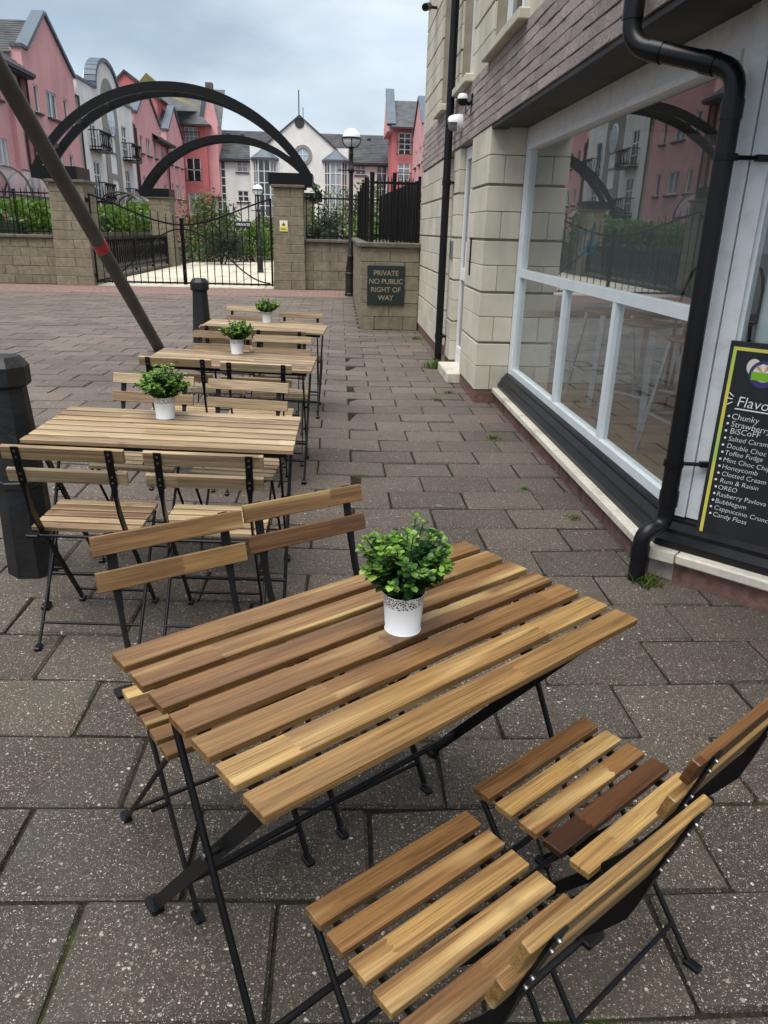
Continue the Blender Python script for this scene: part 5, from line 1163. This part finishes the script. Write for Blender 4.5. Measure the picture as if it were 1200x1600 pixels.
# potted plants
def make_pot(seed, wide, tall):
    root = put('potted_plant', None); root.empty_display_size = .1; rd = random.Random(seed)
    m = MB(); m.lathe([(.0385, 0), (.0395, .003), (.0375, .006), (.0440, .088), (.0450, .0895), (.0440, .091), (.0425, .089), (.0370, .012), (.001, .012)], 40); pot = m.build('pot', 'lace_enamel', root, 40)
    m = MB(); m.lathe([(.041, .074), (.001, .078)], 20); m.build('soil', 'soil', pot)
    st = MB(); lf = MB()
    def leaf(p, d, s_, mi):
        d = d.normalized(); up = Vector((0, 0, 1)); sd = d.cross(up)
        if sd.length < .05: sd = Vector((1, 0, 0))
        sd.normalize(); nn = sd.cross(d).normalized()
        pts = [p, p+d*s_*.3+sd*s_*.40+nn*s_*.10, p+d*s_*.72+sd*s_*.40+nn*s_*.08, p+d*s_*1.02-nn*s_*.05, p+d*s_*.72-sd*s_*.40+nn*s_*.08, p+d*s_*.3-sd*s_*.40+nn*s_*.10, p+d*s_*.5-nn*s_*.06]
        lf.add(pts, [(0, 1, 6), (1, 2, 6), (2, 3, 6), (3, 4, 6), (4, 5, 6), (5, 0, 6)], mi)
    for i in range(66):
        az = rd.uniform(0, 2*pi); q = sqrt(rd.random()); tilt = q*wide; ln = rd.uniform(.095, .165)*(1.05-.34*q)*tall
        d0 = Vector((sin(tilt*.6)*cos(az), sin(tilt*.6)*sin(az), cos(tilt*.6))); d1 = Vector((sin(tilt*1.25)*cos(az), sin(tilt*1.25)*sin(az), cos(tilt*1.25)))
        p = Vector((.026*q*cos(az), .026*q*sin(az), .075)); P = [p.copy()]; n = 9
        for k in range(n):
            dd = (d0*(1-k/n)+d1*(k/n)).normalized(); p = p+dd*ln/n; P.append(p.copy())
            if k > 1:
                sp = rd.uniform(0, pi); a = dd.orthogonal().normalized(); b_ = dd.cross(a)
                for w in range(3 if k > 4 else 2):
                    th = sp+w*2*pi/(3 if k > 4 else 2); s_ = rd.uniform(.015, .0235)*(1.0 if k < 7 else .8)
                    leaf(p, (a*cos(th)+b_*sin(th))*.9+dd*rd.uniform(.25, .75), s_, 1 if (k >= 7 and rd.random() < .6) or (k == 6 and rd.random() < .2) else 0)
        for w in range(4): leaf(p, dd*.8+Vector((rd.uniform(-.6, .6), rd.uniform(-.6, .6), rd.uniform(0, .4))), rd.uniform(.010, .014), 1)
        st.tube(P, .0013, 4)
    st.build('stems', 'leaf_dark', root)
    lf.build('foliage', ['leaf_dark', 'leaf_young'], root, 80, kind='stuff')
    return root

chairO, chairP, tabO, tabP, pot0 = make_chair('oiled_acacia'), make_chair('sky_sheen_acacia'), make_table('oiled_acacia'), make_table('sky_sheen_acacia'), [make_pot(4, .80, 1.08), make_pot(9, 1.05, .92), make_pot(17, 1.0, .95), make_pot(23, 1.1, .88)]
used = set()
def place(proto, x, y, rz, label, cat, group, z=0.0, flat=False, sc=None):
    o = proto if proto.name not in used else copy_tree(proto)
    used.add(proto.name)
    o.location = (x, y, gz(x, y)+z+.002); o.rotation_euler = tilt_rot(rz, x, y) if not flat else (0, 0, rz)
    if sc: o.scale = (sc, sc, sc)
    tag(o, label, cat, group); return o
GT, GC, GP = 'folding slatted tables in a row', 'folding slatted chairs at the tables', 'plants in white pots on the tables'
TABLES = [(tabO, .0985, 1.3575, 38.0, 'nearest wooden slatted folding table, set at an angle in the foreground'),
          (tabP, -.6947, 2.971, -.3, 'second slatted folding table, directly beside the near bollard'),
          (tabP, -.6775, 4.672, -2.2, 'third slatted folding table, in front of the leaning pole foot'),
          (tabP, -.6378, 6.386, -2.5, 'furthest slatted folding table, before the far bollard')]
for pr, x, y, a, lab in TABLES: place(pr, x, y, RAD(a), lab, 'table', GT)
def chair(pr, bx, by, ang, away, lab):
    """bx,by: middle of the top back slat; ang: direction of that slat"""
    rz = RAD(ang)+(pi if away else 0); fx, fy = -sin(rz), cos(rz)
    ox, oy = bx+.252*fx, by+.252*fy
    place(pr, ox-(.027 if ox < .3 else 0), oy, rz, lab, 'chair', GC)
chair(chairO, 0.3571, 0.6726, 36.0, False, 'chair nearest the camera, bottom right, seat of amber slats, seen from behind')
chair(chairO, 0.6763, 0.9640, 36.9, False, 'chair with one dark brown seat slat, right of the nearest chair')
chair(chairO, -.420, 1.727, 33.5, True, 'left chair on the far side of the nearest table, facing the camera')
chair(chairO, -.099, 1.976, 34.5, True, 'right chair on the far side of the nearest table, red brown back slats')
chair(chairP, -.8835, 2.331, -.7, False, 'left chair at the second table with its back to the camera, by the bollard')
chair(chairP, -.438, 2.327, .2, False, 'right chair at the second table with its back to the camera')
chair(chairP, -.886, 3.606, -3.0, True, 'left chair behind the second table, partly hidden by its plant')
chair(chairP, -.432, 3.565, -4.5, True, 'right chair behind the second table, both pale back slats in view')
chair(chairP, -.891, 4.106, 1.0, False, 'left chair at the third table with its back to the camera')
chair(chairP, -.450, 4.060, 0.0, False, 'right chair at the third table with its back to the camera')
chair(chairP, -.807, 5.256, 3.0, True, 'left chair behind the third table, partly hidden by its plant')
chair(chairP, -.385, 5.198, 2.5, True, 'right chair behind the third table, orange tinted lower slat')
chair(chairP, -.814, 5.543, 0.0, False, 'left chair at the furthest table with its back to the camera, mostly hidden')
chair(chairP, -.433, 5.459, 2.0, False, 'right chair at the furthest table with its back to the camera, mostly hidden')
chair(chairP, -.829, 7.029, -3.0, True, 'left chair behind the furthest table, beside its plant')
chair(chairP, -.337, 6.776, 4.0, True, 'right chair behind the furthest table, furthest chair from the camera')
for x, y, r, k, lab in ((.137, 1.385, .3, 1.0, 'potted green plant on the nearest table, largest in view'), (-.735, 3.125, 1.7, 1.03, 'potted green plant on the second table'), (-.66, 4.90, 3.1, 1.03, 'potted green plant on the third table'), (-.625, 6.64, 4.4, 1.03, 'potted green plant on the furthest table')):
    place(pot0.pop(0), x, y, r, lab, 'potted plant', GP, .698, True, k)

# each slat's own tone (kept in the object colour): stated for the nearest set, random further off
TONES = {'nearest wooden slatted': [.66, .5, .36, .42, .58, .78, .52], 'chair nearest': [.50, .34, .66, .62, .36, 1.0, .7], 'chair with one dark': [.40, .74, .56, -.25, .80, .22, .6],
         'left chair on the far side of the nearest': [.5, .6, .3, .3, .7, .62, .60], 'right chair on the far side of the nearest': [.4, .5, .6, .5, .4, .36, .30]}
for o in [q for q in S.objects if q.name.split('.')[0] in ('folding_chair', 'folding_table')]:
    ch = sorted([c for c in o.children if c.name.split('.')[0] in ('seat_slat', 'back_slat', 'top_slat')], key=lambda c: (c.name.startswith('back'), -c.location.y if not c.name.startswith('back') else -c.location.z))
    tn = next((v for k, v in TONES.items() if o['label'].startswith(k)), None)
    for i, c in enumerate(ch):
        v = tn[i] if tn else random.uniform(.15, .95); c.color = (v, v, v, 1)

# ================================================================== BOLLARDS, LEANING POLE, WEEDS
def bollard(x, y, rot, label):
    t = thing('bollard', label, 'bollard', (x, y, gz(x, y)), (0, 0, rot), 'black octagonal bollards')
    m = MB(); m.lathe([(.108, -.05), (.107, .02), (.098, .40), (.101, .405), (.101, .43), (.096, .435), (.075, .820)], 8, rot=pi/8); m.build('shaft', 'black_paint', t)
    m = MB(); m.lathe([(.075, .815), (.090, .824), (.096, .832), (.096, .902), (.066, .940), (.001, .945)], 8, rot=pi/8); m.build('cap', 'black_paint', t)
bollard(-1.345, 3.06, .1, 'black octagonal bollard at the left edge beside the second table')
bollard(-1.44, 8.05, .0, 'black octagonal bollard behind the furthest table')
t = thing('leaning_pole', 'dark grey pole leaning steeply across the gate view with red tape', 'pole', (-2.16, 9.25, .08))
A_, B_ = Vector((-2.155, 9.35, -.03)), Vector((-2.53, 2.9, 4.80)); dv = (B_-A_).normalized()
m = MB(); m.tube([A_, B_], .066, 20); wb(m, 'shaft', 'grey_pole', t, 50)
k = A_+dv*2.17; m = MB(); m.tube([k, k+dv*.13], .0675, 20); wb(m, 'tape', 'red_tape', t, 50)
m = MB(); m.cbox(-2.30, -2.01, 9.12, 9.50, .07, .095, .006); wb(m, 'foot_plate', 'grey_pole', t)
def weed(x, y, r, h, n, label, seed):
    rd = random.Random(seed); m = MB()
    for i in range(n):
        a = rd.uniform(0, 2*pi); q = rd.random()*r; p = Vector((x+q*cos(a), y+q*sin(a), gz(x, y)-.01)); b_ = rd.uniform(0, 2*pi); l = h*rd.uniform(.4, 1.1); w = .0035
        tip = p+Vector((cos(b_)*l*.7, sin(b_)*l*.7, l)); s_ = Vector((-sin(b_), cos(b_), 0))*w; md = p*.5+tip*.5+Vector((0, 0, l*.15))
        m.add([p-s_, p+s_, md+s_, tip, md-s_], [(0, 1, 2, 4), (4, 2, 3)])
    tag(m.build('weed_tuft', 'moss'), label, 'weed', 'weeds growing in the paving')
for i, (x, y, r, h, n, lab) in enumerate([(1.12, 8.75, .13, .11, 160, 'grass tuft at the foot of the straight downpipe'), (1.43, 3.02, .07, .055, 130, 'green weed in the hole by the fat rainwater pipe'), (1.10, 7.3, .05, .04, 60, 'small weed before the stone pier'), (.93, 6.95, .05, .035, 50, 'small weed two pavers left of the stone pier'), (1.21, 5.55, .06, .04, 70, 'green tuft in a joint near the far end of the window'), (1.33, 3.85, .05, .03, 70, 'low moss tuft beside the window plinth'), (1.17, 4.35, .045, .025, 50, 'moss tuft between pavers left of the window'), (1.15, 11.2, .08, .06, 60, 'weed at the wall foot near the sign')]):
    weed(x, y, r, h, n, lab, i+1)
